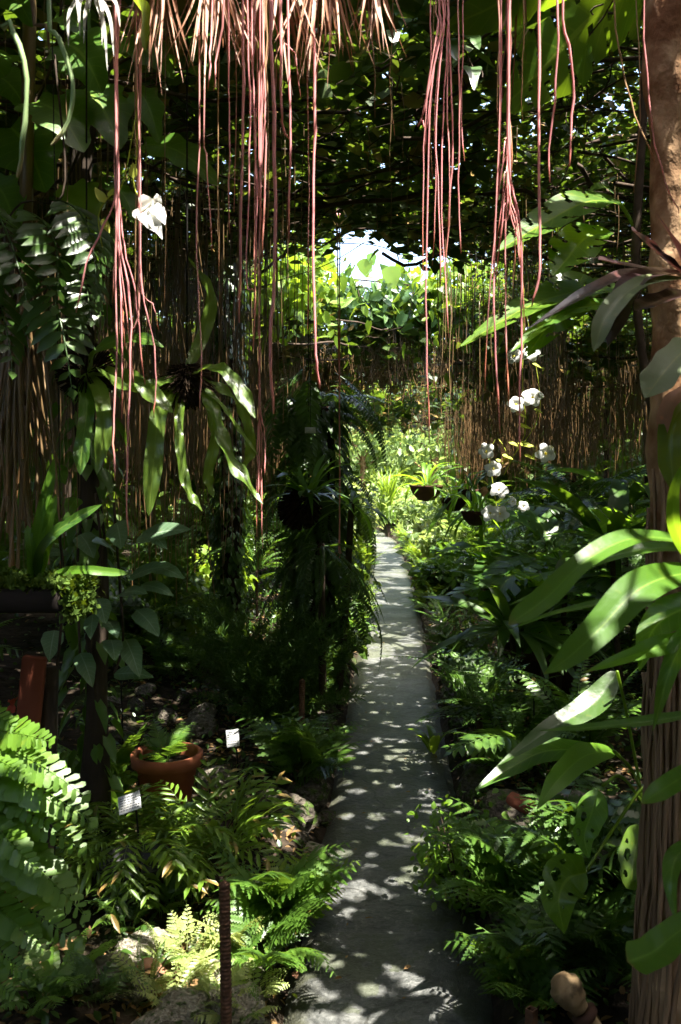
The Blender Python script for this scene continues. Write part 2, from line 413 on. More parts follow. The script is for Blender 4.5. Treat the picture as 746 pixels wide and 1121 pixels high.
def path_mat():
    m, nt, N, L = nodes_of('damp concrete path')
    geo = N('ShaderNodeNewGeometry')
    def nz(s, d=6, st=(1, 1, 1)):
        mp = N('ShaderNodeMapping'); mp.inputs['Scale'].default_value = st; L(geo.outputs['Position'], mp.inputs[0])
        n = N('ShaderNodeTexNoise'); n.inputs['Scale'].default_value = s; n.inputs['Detail'].default_value = d; n.inputs['Roughness'].default_value = .62
        L(mp.outputs[0], n.inputs['Vector']); return n.outputs['Fac']
    big, mid, fine, grit = nz(1.6, 4), nz(9), nz(48, 8), nz(190, 4)
    at = N('ShaderNodeAttribute'); at.attribute_name = 'luv'; sp = N('ShaderNodeSeparateXYZ'); L(at.outputs['Vector'], sp.inputs[0])
    r = N('ShaderNodeValToRGB'); e = r.color_ramp.elements
    e[0].position = .38; e[0].color = (.022, .025, .023, 1); e[1].position = .64; e[1].color = (.17, .172, .16, 1)
    L(mth(nt, 'ADD', mth(nt, 'ADD', mth(nt, 'MULTIPLY', mid, .45), mth(nt, 'MULTIPLY', fine, .35)), mth(nt, 'MULTIPLY', grit, .2)), r.inputs[0])
    col = mixc(nt, mth(nt, 'MULTIPLY', mth(nt, 'GREATER_THAN', mth(nt, 'ADD', big, mth(nt, 'MULTIPLY', mid, .5)), .77), .6), r.outputs[0], (.045, .055, .02))
    edge = mth(nt, 'ADD', mth(nt, 'ABSOLUTE', sp.outputs[1]), mth(nt, 'MULTIPLY', mth(nt, 'SUBTRACT', mid, .5), 1.1))
    ef = mth(nt, 'MINIMUM', mth(nt, 'MAXIMUM', mth(nt, 'MULTIPLY', mth(nt, 'SUBTRACT', edge, .66), 4), 0), .9)
    col = mixc(nt, ef, col, (.03, .032, .014))
    vo = N('ShaderNodeTexVoronoi'); vo.feature = 'DISTANCE_TO_EDGE'; vo.inputs['Scale'].default_value = 1.15
    mpv = N('ShaderNodeVectorMath'); mpv.operation = 'ADD'; cn = N('ShaderNodeTexNoise'); cn.inputs['Scale'].default_value = 5
    L(geo.outputs['Position'], cn.inputs['Vector']); sc_ = N('ShaderNodeVectorMath'); sc_.operation = 'SCALE'; sc_.inputs['Scale'].default_value = .25
    L(cn.outputs['Color'], sc_.inputs[0]); L(geo.outputs['Position'], mpv.inputs[0]); L(sc_.outputs[0], mpv.inputs[1]); L(mpv.outputs[0], vo.inputs['Vector'])
    crack = mth(nt, 'LESS_THAN', vo.outputs['Distance'], .006)
    col = mixc(nt, mth(nt, 'MULTIPLY', crack, .7), col, (.02, .02, .015))
    p = N('ShaderNodeBsdfPrincipled'); L(col, p.inputs['Base Color'])
    L(mth(nt, 'ADD', mth(nt, 'MULTIPLY', big, .55), .16), p.inputs['Roughness'])
    p.inputs['Specular IOR Level'].default_value = .5
    b = N('ShaderNodeBump'); b.inputs['Strength'].default_value = 1.0; b.inputs['Distance'].default_value = .034
    L(mth(nt, 'SUBTRACT', mth(nt, 'ADD', mth(nt, 'ADD', mth(nt, 'MULTIPLY', mid, .6), mth(nt, 'MULTIPLY', fine, .5)), mth(nt, 'MULTIPLY', grit, .2)), mth(nt, 'MULTIPLY', crack, .4)), b.inputs['Height'])
    L(b.outputs[0], p.inputs['Normal'])
    out = N('ShaderNodeOutputMaterial'); L(p.outputs[0], out.inputs['Surface'])
    return m


# ------------------------------------------------------------------ setting: ground and path
def build_ground():
    xs = np.unique(np.concatenate([np.linspace(-160, -8, 14), np.linspace(-8, -1.4, 40), np.linspace(-1.4, 2.2, 130), np.linspace(2.2, 8, 36), np.linspace(8, 160, 14)]))
    ys = np.unique(np.concatenate([np.linspace(-60, -3, 10), np.linspace(-3, 8, 180), np.linspace(8, 30, 120), np.linspace(30, 260, 14)]))
    V = np.array([[x, y, gz(x, y) if -8 <= x <= 8 and y < 30 else .28] for y in ys for x in xs])
    nx = len(xs); i, j = np.meshgrid(np.arange(len(ys) - 1), np.arange(nx - 1), indexing='ij')
    Q = np.stack([i * nx + j, i * nx + j + 1, (i + 1) * nx + j + 1, (i + 1) * nx + j], -1).reshape(-1, 4)
    mb = MB(); mb.add(V, Q)
    tag(mb.obj('ground', M['soil']), 'dark earth of the planting beds under the ferns', kind='structure')
    ys = np.concatenate([np.linspace(-4, 8, 200), np.linspace(8.1, 33, 160)])
    us = np.linspace(-1, 1, 15)
    V = []
    A = []
    for y in ys:
        c = pc(y)
        for k, u in enumerate(us):
            A.append((y, u, .5))
            e = noise.noise(Vector((u * 5, y * 3, 9))) * .02 + noise.noise(Vector((u * 9, y * 11, 2))) * .01
            hw = .31 + (e if abs(u) > .9 else 0)
            z = .012 * noise.noise(Vector((u * 1.3, y * 1.1, 5))) + .005 * noise.noise(Vector((u * 6, y * 6, 1))) - (.03 if abs(u) == 1 else 0)
            if abs(((y - 7.15) % 4.0)) < .05: z -= .008
            V.append((c + u * hw, y, z))
    V = np.array(V); nx = 15
    i, j = np.meshgrid(np.arange(len(ys) - 1), np.arange(nx - 1), indexing='ij')
    Q = np.stack([i * nx + j, i * nx + j + 1, (i + 1) * nx + j + 1, (i + 1) * nx + j], -1).reshape(-1, 4)
    mb = MB(); mb.add(V, Q, None, np.array(A))
    tag(mb.obj('path', path_mat()), 'narrow damp concrete garden path dappled with sun', kind='structure')

# ------------------------------------------------------------------ where sun reaches through the roof of vines
HOLES = []


def hole(p, r): HOLES.append((np.asarray(p, float), r))


def gpath(px, py):
    Y = F * H / (py - HY); return np.array([(px - CX) / F * Y, Y, 0.])


for px, py, r in [(411, 845, 2.5), (471, 846, 3), (435, 860, 3.5), (466, 865, 3), (470, 873, 3.5), (436, 886, 3), (412, 895, 4), (441, 915, 3.5), (446, 923, 3.5), (426, 921, 4.5),
                  (459, 919, 3), (409, 936, 2.5), (404, 946, 3.5), (454, 955, 5), (449, 965, 4.5), (462, 976, 5), (474, 988, 4.5), (430, 965, 3.5), (412, 974, 3.5), (421, 982, 2.5),
                  (427, 1018, 4.5), (406, 1027, 3), (464, 1048, 5), (485, 1047, 5), (481, 1063, 6), (490, 1078, 6), (495, 1093, 5), (509, 1062, 3), (454, 1055, 4), (523, 1080, 4.5),
                  (528, 1090, 5), (407, 1083, 4.5), (415, 1115, 6), (395, 1113, 6), (440, 1114, 5), (467, 1112, 4), (478, 1033, 3), (513, 1035, 2.5), (366, 875, 4), (380, 829, 3.5),
                  (396, 825, 3.5), (442, 812, 3.5), (470, 791, 5), (464, 790, 4), (468, 764, 4), (412, 809, 2.5), (462, 809, 3), (472, 846, 3), (434, 860, 4), (388, 867, 4), (378, 857, 4),
                  (411, 893, 4), (380, 893, 4), (368, 935, 4.5), (377, 934, 4), (402, 946, 4), (371, 956, 3.5), (465, 866, 3.5), (453, 953, 4), (369, 874, 3), (369, 958, 4), (364, 968, 4),
                  (372, 977, 4), (363, 986, 4.5), (384, 982, 3), (392, 983, 3), (397, 948, 3), (397, 973, 3), (343, 1032, 4.5), (361, 1043, 3.5), (392, 1010, 3.5), (366, 1054, 2.5), (397, 1042, 3)]:
    hole(gpath(px, py), r * .0040)
for _ in range(190):
    y = 4.6 + 5.2 * random.random() ** .8; hole((pc(y) + random.uniform(-.33, .33), y, 0), random.choice([.001, .002, .003, .006]) + .0005 * y)
for _ in range(90):
    y = random.uniform(9.5, 21); hole((pc(y) + random.uniform(-.36, .36), y, 0), random.uniform(.04, .13))
for _ in range(700):     # flecks over the beds
    y = random.uniform(2.6, 9); x = pc(y) + random.choice([-1, 1]) * random.uniform(.35, 2.6)
    hole((x, y, .35), random.uniform(.006, .026))
for _ in range(260):
    y = random.uniform(9, 22); x = pc(y) + random.choice([-1, 1]) * random.uniform(.35, 4)
    hole((x, y, .4), random.uniform(.04, .16))
for _ in range(190):
    y = random.uniform(3.6, 9); x = pc(y) + random.uniform(.8, 2.6)
    hole((x, y, random.uniform(.6, 1.5)), random.uniform(.008, .03))
for _ in range(120):
    y = random.uniform(2.6, 8); x = pc(y) - random.uniform(.7, 2.4)
    hole((x, y, random.uniform(.4, 2.0)), random.uniform(.008, .024))
# larger sunny patches seen in the photograph: pixel, depth, radius
for px, py, Y, r in [(215, 1060, 2.85, .13), (245, 1090, 2.75, .11), (200, 1110, 2.7, .10), (285, 1095, 2.7, .06), (320, 1118, 2.65, .04), (350, 1116, 2.65, .04), (380, 1117, 2.65, .03), (190, 1085, 2.7, .08), (265, 1050, 2.9, .07), (175, 1050, 2.9, .05), (300, 925, 3.8, .07), (325, 905, 4.0, .06), (285, 960, 3.6, .05),
                     (300, 940, 3.7, .05), (180, 985, 3.2, .035), (55, 890, 2.1, .03), (30, 840, 2.1, .03), (50, 950, 2.1, .045), (70, 985, 2.1, .04), (20, 1000, 2.1, .05), (10, 900, 2.1, .06), (80, 870, 2.1, .04), (25, 1040, 2.1, .04), (190, 845, 3.95, .05), (170, 850, 3.95, .03), (215, 800, 4.9, .04), (120, 775, 5.1, .05), (222, 782, 5, .03), (160, 770, 5.2, .04), (240, 850, 4.2, .03), (180, 800, 4.8, .03), (570, 1040, 2.9, .03), (600, 1000, 3.0, .03), (650, 970, 3.0, .02), (690, 1040, 2.8, .025), (640, 1040, 2.8, .02), (670, 880, 3.4, .03), (610, 880, 3.7, .04), (625, 900, 3.7, .03), (560, 960, 3.2, .04), (545, 930, 3.5, .03), (150, 900, 3.7, .06), (215, 890, 3.8, .05),
                     (180, 930, 3.6, .06), (120, 920, 3.5, .05), (142, 879, 3.05, .02), (255, 808, 4.3, .03), (205, 640, 8, .2), (180, 660, 7.5, .15), (225, 625, 8.5, .2), (345, 685, 7.5, .12), (355, 700, 7.2, .08), (330, 690, 7.4, .08),
                     (425, 540, 18, .5), (460, 600, 14, .5), (480, 575, 16, .5), (500, 620, 12, .3), (455, 650, 12, .2), (405, 640, 11, .25), (410, 625, 12, .25),
                     (282, 540, 2.38, .05), (270, 515, 2.4, .05), (240, 480, 2.4, .03), (222, 440, 2.4, .025), (163, 235, 2.3, .05), (155, 225, 2.3, .04),
                     (720, 590, 1.5, .05), (680, 590, 1.5, .04), (735, 600, 1.5, .05), (640, 610, 1.47, .03), (665, 598, 1.5, .04), (700, 640, 1.42, .035), (660, 685, 1.38, .03), (710, 715, 1.5, .03), (730, 640, 1.5, .03), (730, 560, 1.5, .03),
                     (600, 10, 2.6, .05), (640, 45, 2.7, .07), (622, 68, 2.7, .06), (540, 8, 2.6, .04), (575, 98, 2.7, .02), (668, 28, 2.7, .04), (510, 20, 2.6, .03),
                     (625, 230, 2.6, .05), (660, 222, 2.6, .03), (560, 300, 2.5, .05), (590, 330, 2.5, .04), (726, 200, 2.3, .03), (722, 250, 2.3, .03), (728, 160, 2.3, .02), (725, 330, 2.2, .03), (738, 230, 2.3, .03), (738, 300, 2.25, .02), (740, 150, 2.3, .03), (736, 420, 2.28, .025), (738, 490, 2.28, .02), (726, 190, 2.26, .025), (724, 260, 2.26, .025), (726, 440, 2.24, .02),
                     (630, 1072, 2.25, .006), (570, 990, 3.2, .05), (560, 1010, 3.1, .05), (540, 1060, 2.9, .06), (520, 870, 4.2, .06), (480, 870, 4.3, .05), (510, 880, 4.2, .05), (590, 900, 3.6, .02),
                     (570, 770, 4.4, .04), (625, 790, 4.0, .012), (545, 745, 4.6, .03), (600, 830, 3.9, .03),
                     (533, 496, 4.6, .04), (572, 390, 4.6, .05), (574, 440, 4.6, .05), (596, 495, 4.6, .04), (540, 560, 4.6, .04), (540, 514, 4.6, .03), (545, 538, 4.6, .04), (25, 330, 2.7, .03), (40, 420, 2.7, .03), (15, 480, 2.7, .02), (60, 520, 2.7, .03),
                     (15, 5, 2.72, .04), (30, 170, 2.72, .012), (70, 150, 2.7, .010), (110, 120, 2.7, .008), (60, 175, 2.7, .010), (190, 180, 2.7, .01), (80, 70, 2.7, .01), (300, 700, 7, .06), (150, 70, 2.1, .02), (205, 20, 2.1, .1)]:
    hole(W(px, py, Y), r)
for px, py in ((25, 60), (28, 100), (66, 45), (79, 95), (73, 135), (20, 180)): hole(W(px, py, 1.72), .02)
# over the pink roots and the dried fringe
for px in range(130, 425, 12):
    hole(W(px, random.uniform(0, 70), 2.15), .010)
for px in (218, 224, 232, 251, 265, 272, 280, 288, 298, 309, 318, 347, 470, 478, 486, 493, 503, 540, 548, 556, 571, 590, 608, 625, 712):
    for py in range(20, 440, 60):
        if px > 585 and py > 130: continue
        if random.random() < .6: hole(W(px + random.uniform(-3, 3), py, 2.25), .016)
for px in (90, 120, 128, 138, 147, 158, 168):
    for py in range(210, 560, 60):
        hole(W(px, py, 2.25), .014)


def open_to_sky(P, pad):
    P = np.asarray(P, float); keep = np.ones(len(P), bool)
    if not len(P): return keep
    od = np.argsort(P[:, 1]); Q = P[od]; ys = Q[:, 1]; z0, z1 = P[:, 2].min(), P[:, 2].max(); ks = np.ones(len(P), bool)
    for q, r in HOLES:
        ya, yb = q[1] + SUN[1] * (z0 - q[2]) / SUN[2], q[1] + SUN[1] * (z1 - q[2]) / SUN[2]
        i, j = np.searchsorted(ys, [min(ya, yb) - r - pad, max(ya, yb) + r + pad])
        if i >= j: continue
        p = Q[i:j]; s = (p[:, 2] - q[2]) / SUN[2]
        dx = p[:, 0] - q[0] - SUN[0] * s; dy = p[:, 1] - q[1] - SUN[1] * s
        ks[i:j] &= ~((dx * dx + dy * dy < (r + pad) ** 2) & (s > 0))
    keep[od] = ks
    return keep


def rand_dirs(n, up=.0, spread=1.0):
    v = R.normal(size=(n, 3)) * spread; v[:, 2] += up
    return unit(v)


def nz2(x, y, s, o):
    return np.array([noise.noise(Vector((a * s, b * s, o))) for a, b in zip(x, y)])


def fine_zone(x, y):
    return (y > 1.2) & (y < 8.9) & (x > .53 + .06 * (y - 1.74)) & (x < 1.38 + .06 * (y - 1.74))


def edge_rise(x, y):
    return (.08 + .09 * np.sin(x * 4.3 + 1) + .06 * np.sin(x * 11)) * np.exp(-((y - 6.5) / 1.0) ** 2 - ((x - .42) / .85) ** 4)


def roof(label, x0, x1, y0, y1, lam, L0, z0=3.22, notch=None, woody=1.0, group='leafy vine roofs over the path', dz=.10, near=False):
    root = empty('overhead_vine', ((x0 + x1) / 2, y0, 0), label, 'vine', group)
    area = (x1 - x0) * (y1 - y0)
    off = Vector(((x0 + x1) / 2, y0, 0))
    mb = MB()
    sets = [('oval', .55, .76, L0, False), ('diamond', .45, .5, L0, False)]
    if near: sets += [('oval', 1.0, .76, .046, True)]
    for kind, share, a, Ls, fine in sets:
        xa, xb, ya, yb = (.5, 1.85, 1.2, 8.9) if fine else (x0, x1, y0, y1)
        n = int((xb - xa) * (yb - ya) * lam * share / (a * Ls * Ls * .8))
        x = R.uniform(xa, xb, n); y = R.uniform(ya, yb, n)
        z = z0 + .16 * np.sin(x * 1.9 + y * .7) * np.cos(y * 1.3 - x * .4) + R.normal(0, dz, n)
        if near: z = z + edge_rise(x, y)
        k = np.ones(n, bool)
        if notch is not None: k &= ~notch(x, y)
        if near: k &= fine_zone(x, y) if fine else ~fine_zone(x, y)
        P = np.stack([x, y, z], 1)[k]
        P = P[open_to_sky(P, Ls * (.62 if fine else .25))]
        n = len(P)
        D = rand_dirs(n); D[:, 2] *= .45
        Nn = rand_dirs(n, 1.6, .55)
        l = Ls * R.uniform(.6, 1.35, n)
        cloud(mb, P - off - D * l[:, None] * .5, D, Nn, l, l * R.uniform(.65, .95, n), kind)
    f = mb.obj('foliage', M['canopy'], root); f['kind'] = 'stuff'
    mb = MB()
    for _ in range(int(area * 6 * woody)):
        x, y = random.uniform(x0, x1), random.uniform(y0, y1); a = random.uniform(0, 6.28); z = z0 - random.uniform(.02, .30)
        pts = []
        for q in range(random.randint(6, 11)):
            if notch is None or not notch(np.array([x]), np.array([y]))[0]: pts.append((x - off.x, y - off.y, z + (edge_rise(x, y) if near else 0)))
            elif len(pts) < 4: pts = []
            else: break
            x += math.cos(a) * .2; y += math.sin(a) * .2; z += random.uniform(-.05, .05); z = min(max(z, z0 - .34), z0 + .1); a += random.uniform(-.55, .55)
        if len(pts) > 3 and open_to_sky(np.array(pts) + np.array(off), -.004).mean() > .9: tube(mb, smooth_path(pts, len(pts) * 2), random.choice([.002, .003, .003, .004, .006, .008, .012]), 5, False)
    for _ in range(int(area * 34 * woody)):
        p = np.array([random.uniform(x0, x1), random.uniform(y0, y1), z0 - random.uniform(-.02, .33)])
        if near: p[2] += edge_rise(p[0], p[1])
        if notch is not None and notch(p[:1], p[1:2])[0]: continue
        d = rand_dirs(1)[0] * random.uniform(.08, .3); d[2] *= .5
        tube(mb, smooth_path([p - np.array(off), p - np.array(off) + d * .5 + rand_dirs(1)[0] * .03, p - np.array(off) + d], 4), random.choice([.0015, .002, .003]), 3, False)
    s = mb.obj('woody_stem', M['twig'], root); s['kind'] = 'stuff'
    return root


def window_notch(x, y):
    cx, cy = (x - .36) / 1.1, (y - 7.65) / 1.4
    wob = .12 * np.sin(x * 9) + .12 * np.sin(y * 7 + x * 3)
    gap = ((x + 2.2) / 1.05) ** 2 + ((y + .5) / 1.5) ** 2 < 1 + wob      # openings cut in the unseen roof behind the camera for sky fill
    gap |= ((x - 3.0) / .8) ** 2 + ((y + .6) / 1.2) ** 2 < 1 + wob
    return ((cx ** 2 + cy ** 2) < 1 + wob) | gap


def build_roof():
    roof('dense vine roof overhead nearest the camera, dark and tangled underneath', -5, 5.5, -3.5, 9.0, 8.0, .088, notch=window_notch, woody=2.0, near=True)
    roof('second stretch of dark vine roof just beyond the bright sky opening', -5, 6, 9.0, 12.6, 7, .14, z0=3.0, woody=1.6, dz=.17)
    roof('thin lime green stretch of vine roof between the two dark stretches', -5, 6, 12.6, 14.4, 1.8, .15, z0=3.1, woody=.6)
    roof('last dark stretch of vine roof above the sunny far end of path', -5, 6, 14.4, 17.2, 5.0, .17, z0=2.75, dz=.16)


def leafbox(mb, x0, x1, y0, y1, z0, z1, n, L0, kind='oval', cut=True, up=.8):
    P = np.stack([R.uniform(x0, x1, n), R.uniform(y0, y1, n), R.uniform(z0, z1, n)], 1)
    if cut: P = P[open_to_sky(P, L0 * .3)]
    n = len(P); D = rand_dirs(n, -.4); Nn = rand_dirs(n, up)
    l = L0 * R.uniform(.6, 1.4, n)
    cloud(mb, P, D, Nn, l, l * R.uniform(.5, .9, n), kind)


def build_thickets():
    for sx, nm in ((-1, 'dark thicket of leaves closing the left side of the shaded garden'), (1, 'dark thicket of leaves closing the right side of the shaded garden')):
        mb = MB()
        a, b = (3.6, 5.2) if sx < 0 else (4.2, 5.8)
        leafbox(mb, min(sx * a, sx * b), max(sx * a, sx * b), -3.5, 21, .1, 3.6, 30000, .16)
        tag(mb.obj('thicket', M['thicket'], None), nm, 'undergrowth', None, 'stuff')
    mb = MB(); leafbox(mb, -5, 5.5, -4.8, -3.4, 0, 3.6, 20000, .16)
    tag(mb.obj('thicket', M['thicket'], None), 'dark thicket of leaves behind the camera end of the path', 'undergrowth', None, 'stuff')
    for x0, x1, y0, nm in ((2.3, 6.2, 17.2, 'dark thicket closing the garden at the far right of the path'), (-5.2, -.2, 17.0, 'dark thicket closing the garden at the far left of the path')):
        mb = MB(); leafbox(mb, x0, x1, y0, y0 + 1.6, .1, 3.2, 9000, .2)
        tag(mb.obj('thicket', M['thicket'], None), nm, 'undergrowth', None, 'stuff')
    mb = MB()
    for sx in (-1, 1):
        for _ in range(26):
            cx, cy = sx * random.uniform(7.5, 12), random.uniform(-2, 30); h = random.uniform(2.2, 4.6); n = 700
            P = np.array([cx, cy, h * .5]) + rand_dirs(n) * R.uniform(.6, 1, (n, 1)) * np.array([1.4, 1.6, h * .55])
            P[:, 2] = np.abs(P[:, 2])
            l = .24 * R.uniform(.6, 1.4, n)
            cloud(mb, P, rand_dirs(n, -.3), rand_dirs(n, 1.0), l, l * .7, 'oval')
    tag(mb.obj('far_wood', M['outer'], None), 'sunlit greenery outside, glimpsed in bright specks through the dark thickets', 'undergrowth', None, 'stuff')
    mb = MB()
    for _ in range(70):
        cx, cy = random.uniform(-14, 16), random.uniform(30, 44); h = random.uniform(3.5, 6.8) * (cy / 40); n = 900
        P = np.array([cx, cy, h * .5]) + rand_dirs(n) * R.uniform(.6, 1, (n, 1)) * np.array([1.8, 1.6, h * .55])
        P[:, 2] = np.abs(P[:, 2])
        l = .32 * R.uniform(.6, 1.4, n)
        cloud(mb, P, rand_dirs(n, -.3), rand_dirs(n, 1.0), l, l * .7, 'oval')
    tag(mb.obj('far_wood', M['outer'], None), 'bright sunlit wood far beyond the end of the path', 'undergrowth', None, 'stuff')


# ------------------------------------------------------------------ hanging roots
def img_root(pts, Y, rpx, mat, label, group, wob=1.0, top=3.12):
    """one hanging root; pixel waypoints at depth Y, carried up to the vine roof"""
    P = [W(px, py, Y) for px, py in pts]
    base = P[0].copy()
    if base[2] < top - .05:
        P = [np.array([base[0] + random.uniform(-.02, .02), Y, top])] + P
    n = max(8, int((P[0][2] - P[-1][2]) / .06))
    Q = smooth_path(P, n)
    ph = random.random() * 6; s = np.linspace(0, 1, n)
    Q[:, 0] += wob * .004 * np.sin(s * 9 + ph) * s; Q[:, 1] += wob * .02 * np.sin(s * 5 + ph) * s
    org = Q[0].copy()
    r = rpx / F * Y * random.uniform(.25, .34)
    rr = r * (1 + .10 * np.sin(s * 23 + ph) + .10 * np.sin(s * 57 + ph * 2)) * (1.12 - .3 * s) * np.where(s > .965, .62, 1.0)
    Q[1:-1, 0] += R.normal(0, .0011, n - 2); Q[1:-1, 1] += R.normal(0, .0015, n - 2)
    mb = MB(); tube(mb, Q - org, rr, 7)
    o = mb.obj('aerial_root', M[mat]); o.location = org
    tag(o, label, 'root', group)
    return o


GB = 'pink aerial roots in the bundle at top centre'
GL = 'pink aerial roots fanning out at upper left'
GR = 'pink aerial roots in the bundle right of the sky opening'
GD = 'pink aerial roots branching beside the large split leaf'
GS = 'single pink aerial roots hanging over the path'


def build_roots():
    c = lambda *a, **k: img_root(*a, **k)
    bl = 'pink aerial root in the dense bundle hanging at top centre'
    # bundle at top centre
    c([(232, 0), (231, 60), (229, 99)], 2.1, 3.5, 'pink', 'short reddish root ending just under the dried fringe, left of centre', GS)
    c([(245, 0), (240, 50), (233, 99)], 2.12, 3.5, 'pink', 'short slanting root crossing another short one under the dried fringe', GS)
    c([(251, 0), (251, 120), (253, 255)], 2.15, 3.6, 'pinkfull', 'straight pink root hanging alone just left of the central bundle', GS)
    c([(267, 0), (265, 180), (263, 352)], 2.1, 5, 'pinkfull', bl, GB)
    c([(271, 0), (273, 150), (271, 300), (276, 318)], 2.14, 3.4, 'pinkfull', bl, GB)
    c([(276, 0), (280, 180), (279, 382)], 2.16, 4, 'pinkfull', bl, GB)
    c([(279, 0), (277, 90), (286, 235)], 2.08, 3.2, 'pinkfull', bl, GB)
    c([(284, 0), (286, 120), (284, 262)], 2.13, 3.4, 'pinkfull', bl, GB)
    c([(289, 0), (290, 150), (289, 290)], 2.17, 4, 'pink', bl, GB)
    c([(293, 0), (293, 130), (295, 240)], 2.1, 3.2, 'tan', bl, GB)
    c([(297, 0), (298, 80), (300, 270), (297, 380), (300, 452)], 2.05, 6, 'pinkfull', 'thickest and longest pink root of the bundle at top centre', GB)
    c([(309, 0), (308, 110), (310, 135), (317, 148)], 2.08, 4.2, 'pinkfull', 'pink root with a hooked tip right of the central bundle', GS)
    c([(316, 0), (317, 140), (318, 268)], 2.12, 4, 'pinkfull', 'straight pink root beside the one with the hooked tip', GS)
    c([(345, 78), (344, 210), (344, 350), (346, 395), (352, 425)], 2.2, 4.4, 'pinkfull', 'long single pink root with a bent tip hanging before the sky opening', GS)
    c([(224, 0), (223, 140), (226, 170), (231, 275)], 2.2, 3, 'pink', 'thin pink tan root dangling left of the central bundle, above large dark leaf', GS)
    c([(218, 0), (218, 140), (216, 270), (220, 380), (219, 450)], 2.18, 3.2, 'pink', 'long tan and pink root reaching down to the wavy epiphyte leaves', GS)
    c([(300, 20), (322, 60), (331, 104)], 2.2, 3, 'pink', 'short pink root tip poking out of the dried fringe', GS)
    for px, e in ((282, 345), (303, 300), (337, 360), (257, 230), (288, 200)):
        c([(px, 0), (px + random.uniform(-3, 3), e * .5), (px + random.uniform(-4, 4), e)], random.uniform(2.3, 2.6), 2.2, 'pink', bl, GB)
    # fan at upper left
    fl = 'pink aerial root in the fan splitting from one strand at upper left'
    c([(127, 0), (128, 100), (127, 208), (112, 250), (94, 290), (83, 342)], 2.2, 3.6, 'pinkfull', 'pink root curving off to the lower left away from the fan', GL, wob=.3)
    c([(127, 0), (128, 130), (126, 280), (127, 400), (124, 470), (125, 526)], 2.22, 3.6, 'pink', fl, GL)
    c([(128, 100), (130, 248), (133, 330), (135, 459)], 2.24, 3.2, 'pinkfull', fl, GL)
    c([(128, 110), (131, 251), (143, 330), (141, 450), (139, 540), (140, 587)], 2.2, 3.4, 'pinkfull', 'longest pink root of the upper left fan, ending in an orange tip', GL)
    c([(129, 120), (134, 255), (148, 320), (159, 420)], 2.23, 3, 'pinkfull', fl, GL)
    c([(154, 0), (153, 320), (144, 365), (147, 421)], 2.26, 3, 'pink', fl, GL)
    c([(150, 0), (155, 200), (155, 312), (168, 375), (171, 420), (168, 457)], 2.22, 3, 'pink', 'pink root bowing right from the green strand behind the white flower', GL)
    c([(154, 180), (155, 310), (168, 335), (175, 361)], 2.25, 2, 'pink', fl, GL)
    for px, e in ((122, 330), (131, 300), (137, 380), (145, 395)):
        c([(127, 90), (128, 235), (px, e)], 2.27, 2.2, 'pink', fl, GL)
    # bundle right of the opening
    br = 'pink aerial root in the bright bundle right of the sky opening'
    c([(472, 0), (470, 60), (464, 125), (459, 135)], 2.3, 3.2, 'pinkfull', br, GR)
    for q, (a, b, e) in enumerate(((478, 466, 300), (480, 468, 165), (482, 470, 485), (486, 475, 290), (487, 479, 315), (490, 487, 372), (491, 490, 305), (492, 494, 260), (484, 463, 140))):
        c([(a, 0), (a, 30), (b, 120), (b + random.uniform(-2, 2), (120 + e) / 2), (b + random.uniform(-2, 3), e)], 2.28 + .02 * (q % 4), random.uniform(2.2, 3.6), 'pinkfull' if q % 3 else 'pink',
          'longest thin pink root of the bundle right of the opening, ending low over the path' if e == 485 else br, GR)
    c([(502, 0), (502, 120), (504, 200), (506, 276)], 2.3, 2.8, 'pink', 'thin pink root a little right of the bright bundle, curling at its tip', GS)
    c([(507, 0), (507, 100), (508, 176)], 2.31, 2.8, 'pinkfull', 'shorter of the two thin pink roots just right of the bright bundle', GS)
    # branching strand
    bd = 'pink aerial root branching from the tan strand left of the split leaf'
    c([(547, 0), (546, 120), (541, 240), (536, 330), (534, 427)], 2.25, 3, 'pink', bd, GD)
    c([(549, 30), (548, 160), (542, 280), (540, 380), (546, 475)], 2.27, 3.4, 'pinkfull', bd, GD)
    c([(558, 0), (557, 140), (556, 300), (556, 445)], 2.25, 3, 'pink', bd, GD)
    c([(557, 60), (558, 190), (570, 250), (573, 340), (572, 430), (570, 505)], 2.23, 3.6, 'pinkfull', 'longest root branching from the tan strand, passing the white flowers', GD)
    for k in range(6):
        y = 140 + k * 17
        c([(557, 40), (557, y), (550, y + 22), (545 - k % 3, y + 75 + k * 8)], 2.24 + .01 * k, 2.2, 'pinkfull', bd, GD)
    for k in range(4):
        c([(557, 60), (558, 190 + k * 6), (563 + k * 2, 230 + k * 12), (566 + k * 2, 300 + k * 18)], 2.26, 2.4, 'pink', bd, GD)
    # singles at right
    c([(592, 0), (591, 120), (590, 250), (588, 300), (583, 336)], 2.1, 5, 'pinkfull', 'thick single pink root hanging between the branching roots and lower split leaf', GS)
    c([(611, 0), (609, 60), (606, 140), (604, 197)], 2.15, 3.8, 'pinkfull', 'pink root over the large split leaf, left of the curved one', GS)
    c([(615, 0), (621, 45), (630, 90), (629, 135), (623, 182)], 2.12, 4, 'pinkfull', 'curved pink root bowing right across the large split leaf', GS)
    c([(706, 0), (710, 80), (718, 160), (730, 215), (740, 236)], 1.95, 3, 'pinkfull', 'slanting pink root crossing the upper part of the pale trunk', GS)
    c([(673, 0), (686, 80), (697, 140), (714, 182)], 2.0, 3, 'tan', 'slanting tan root running down to the pale trunk', GS)
    # orange cluster over the left bed, forked tip by the hanging basket
    ol = 'orange red aerial root in the low cluster beside the wavy epiphyte leaves'
    for px, e in ((283, 588), (285, 600), (287, 560), (289, 520), (284, 545)):
        c([(284, 300), (284, 430), (px, 470), (px + random.uniform(-2, 2), e)], 2.8, 2.2, 'pinkfull', ol, 'orange red roots low at left')
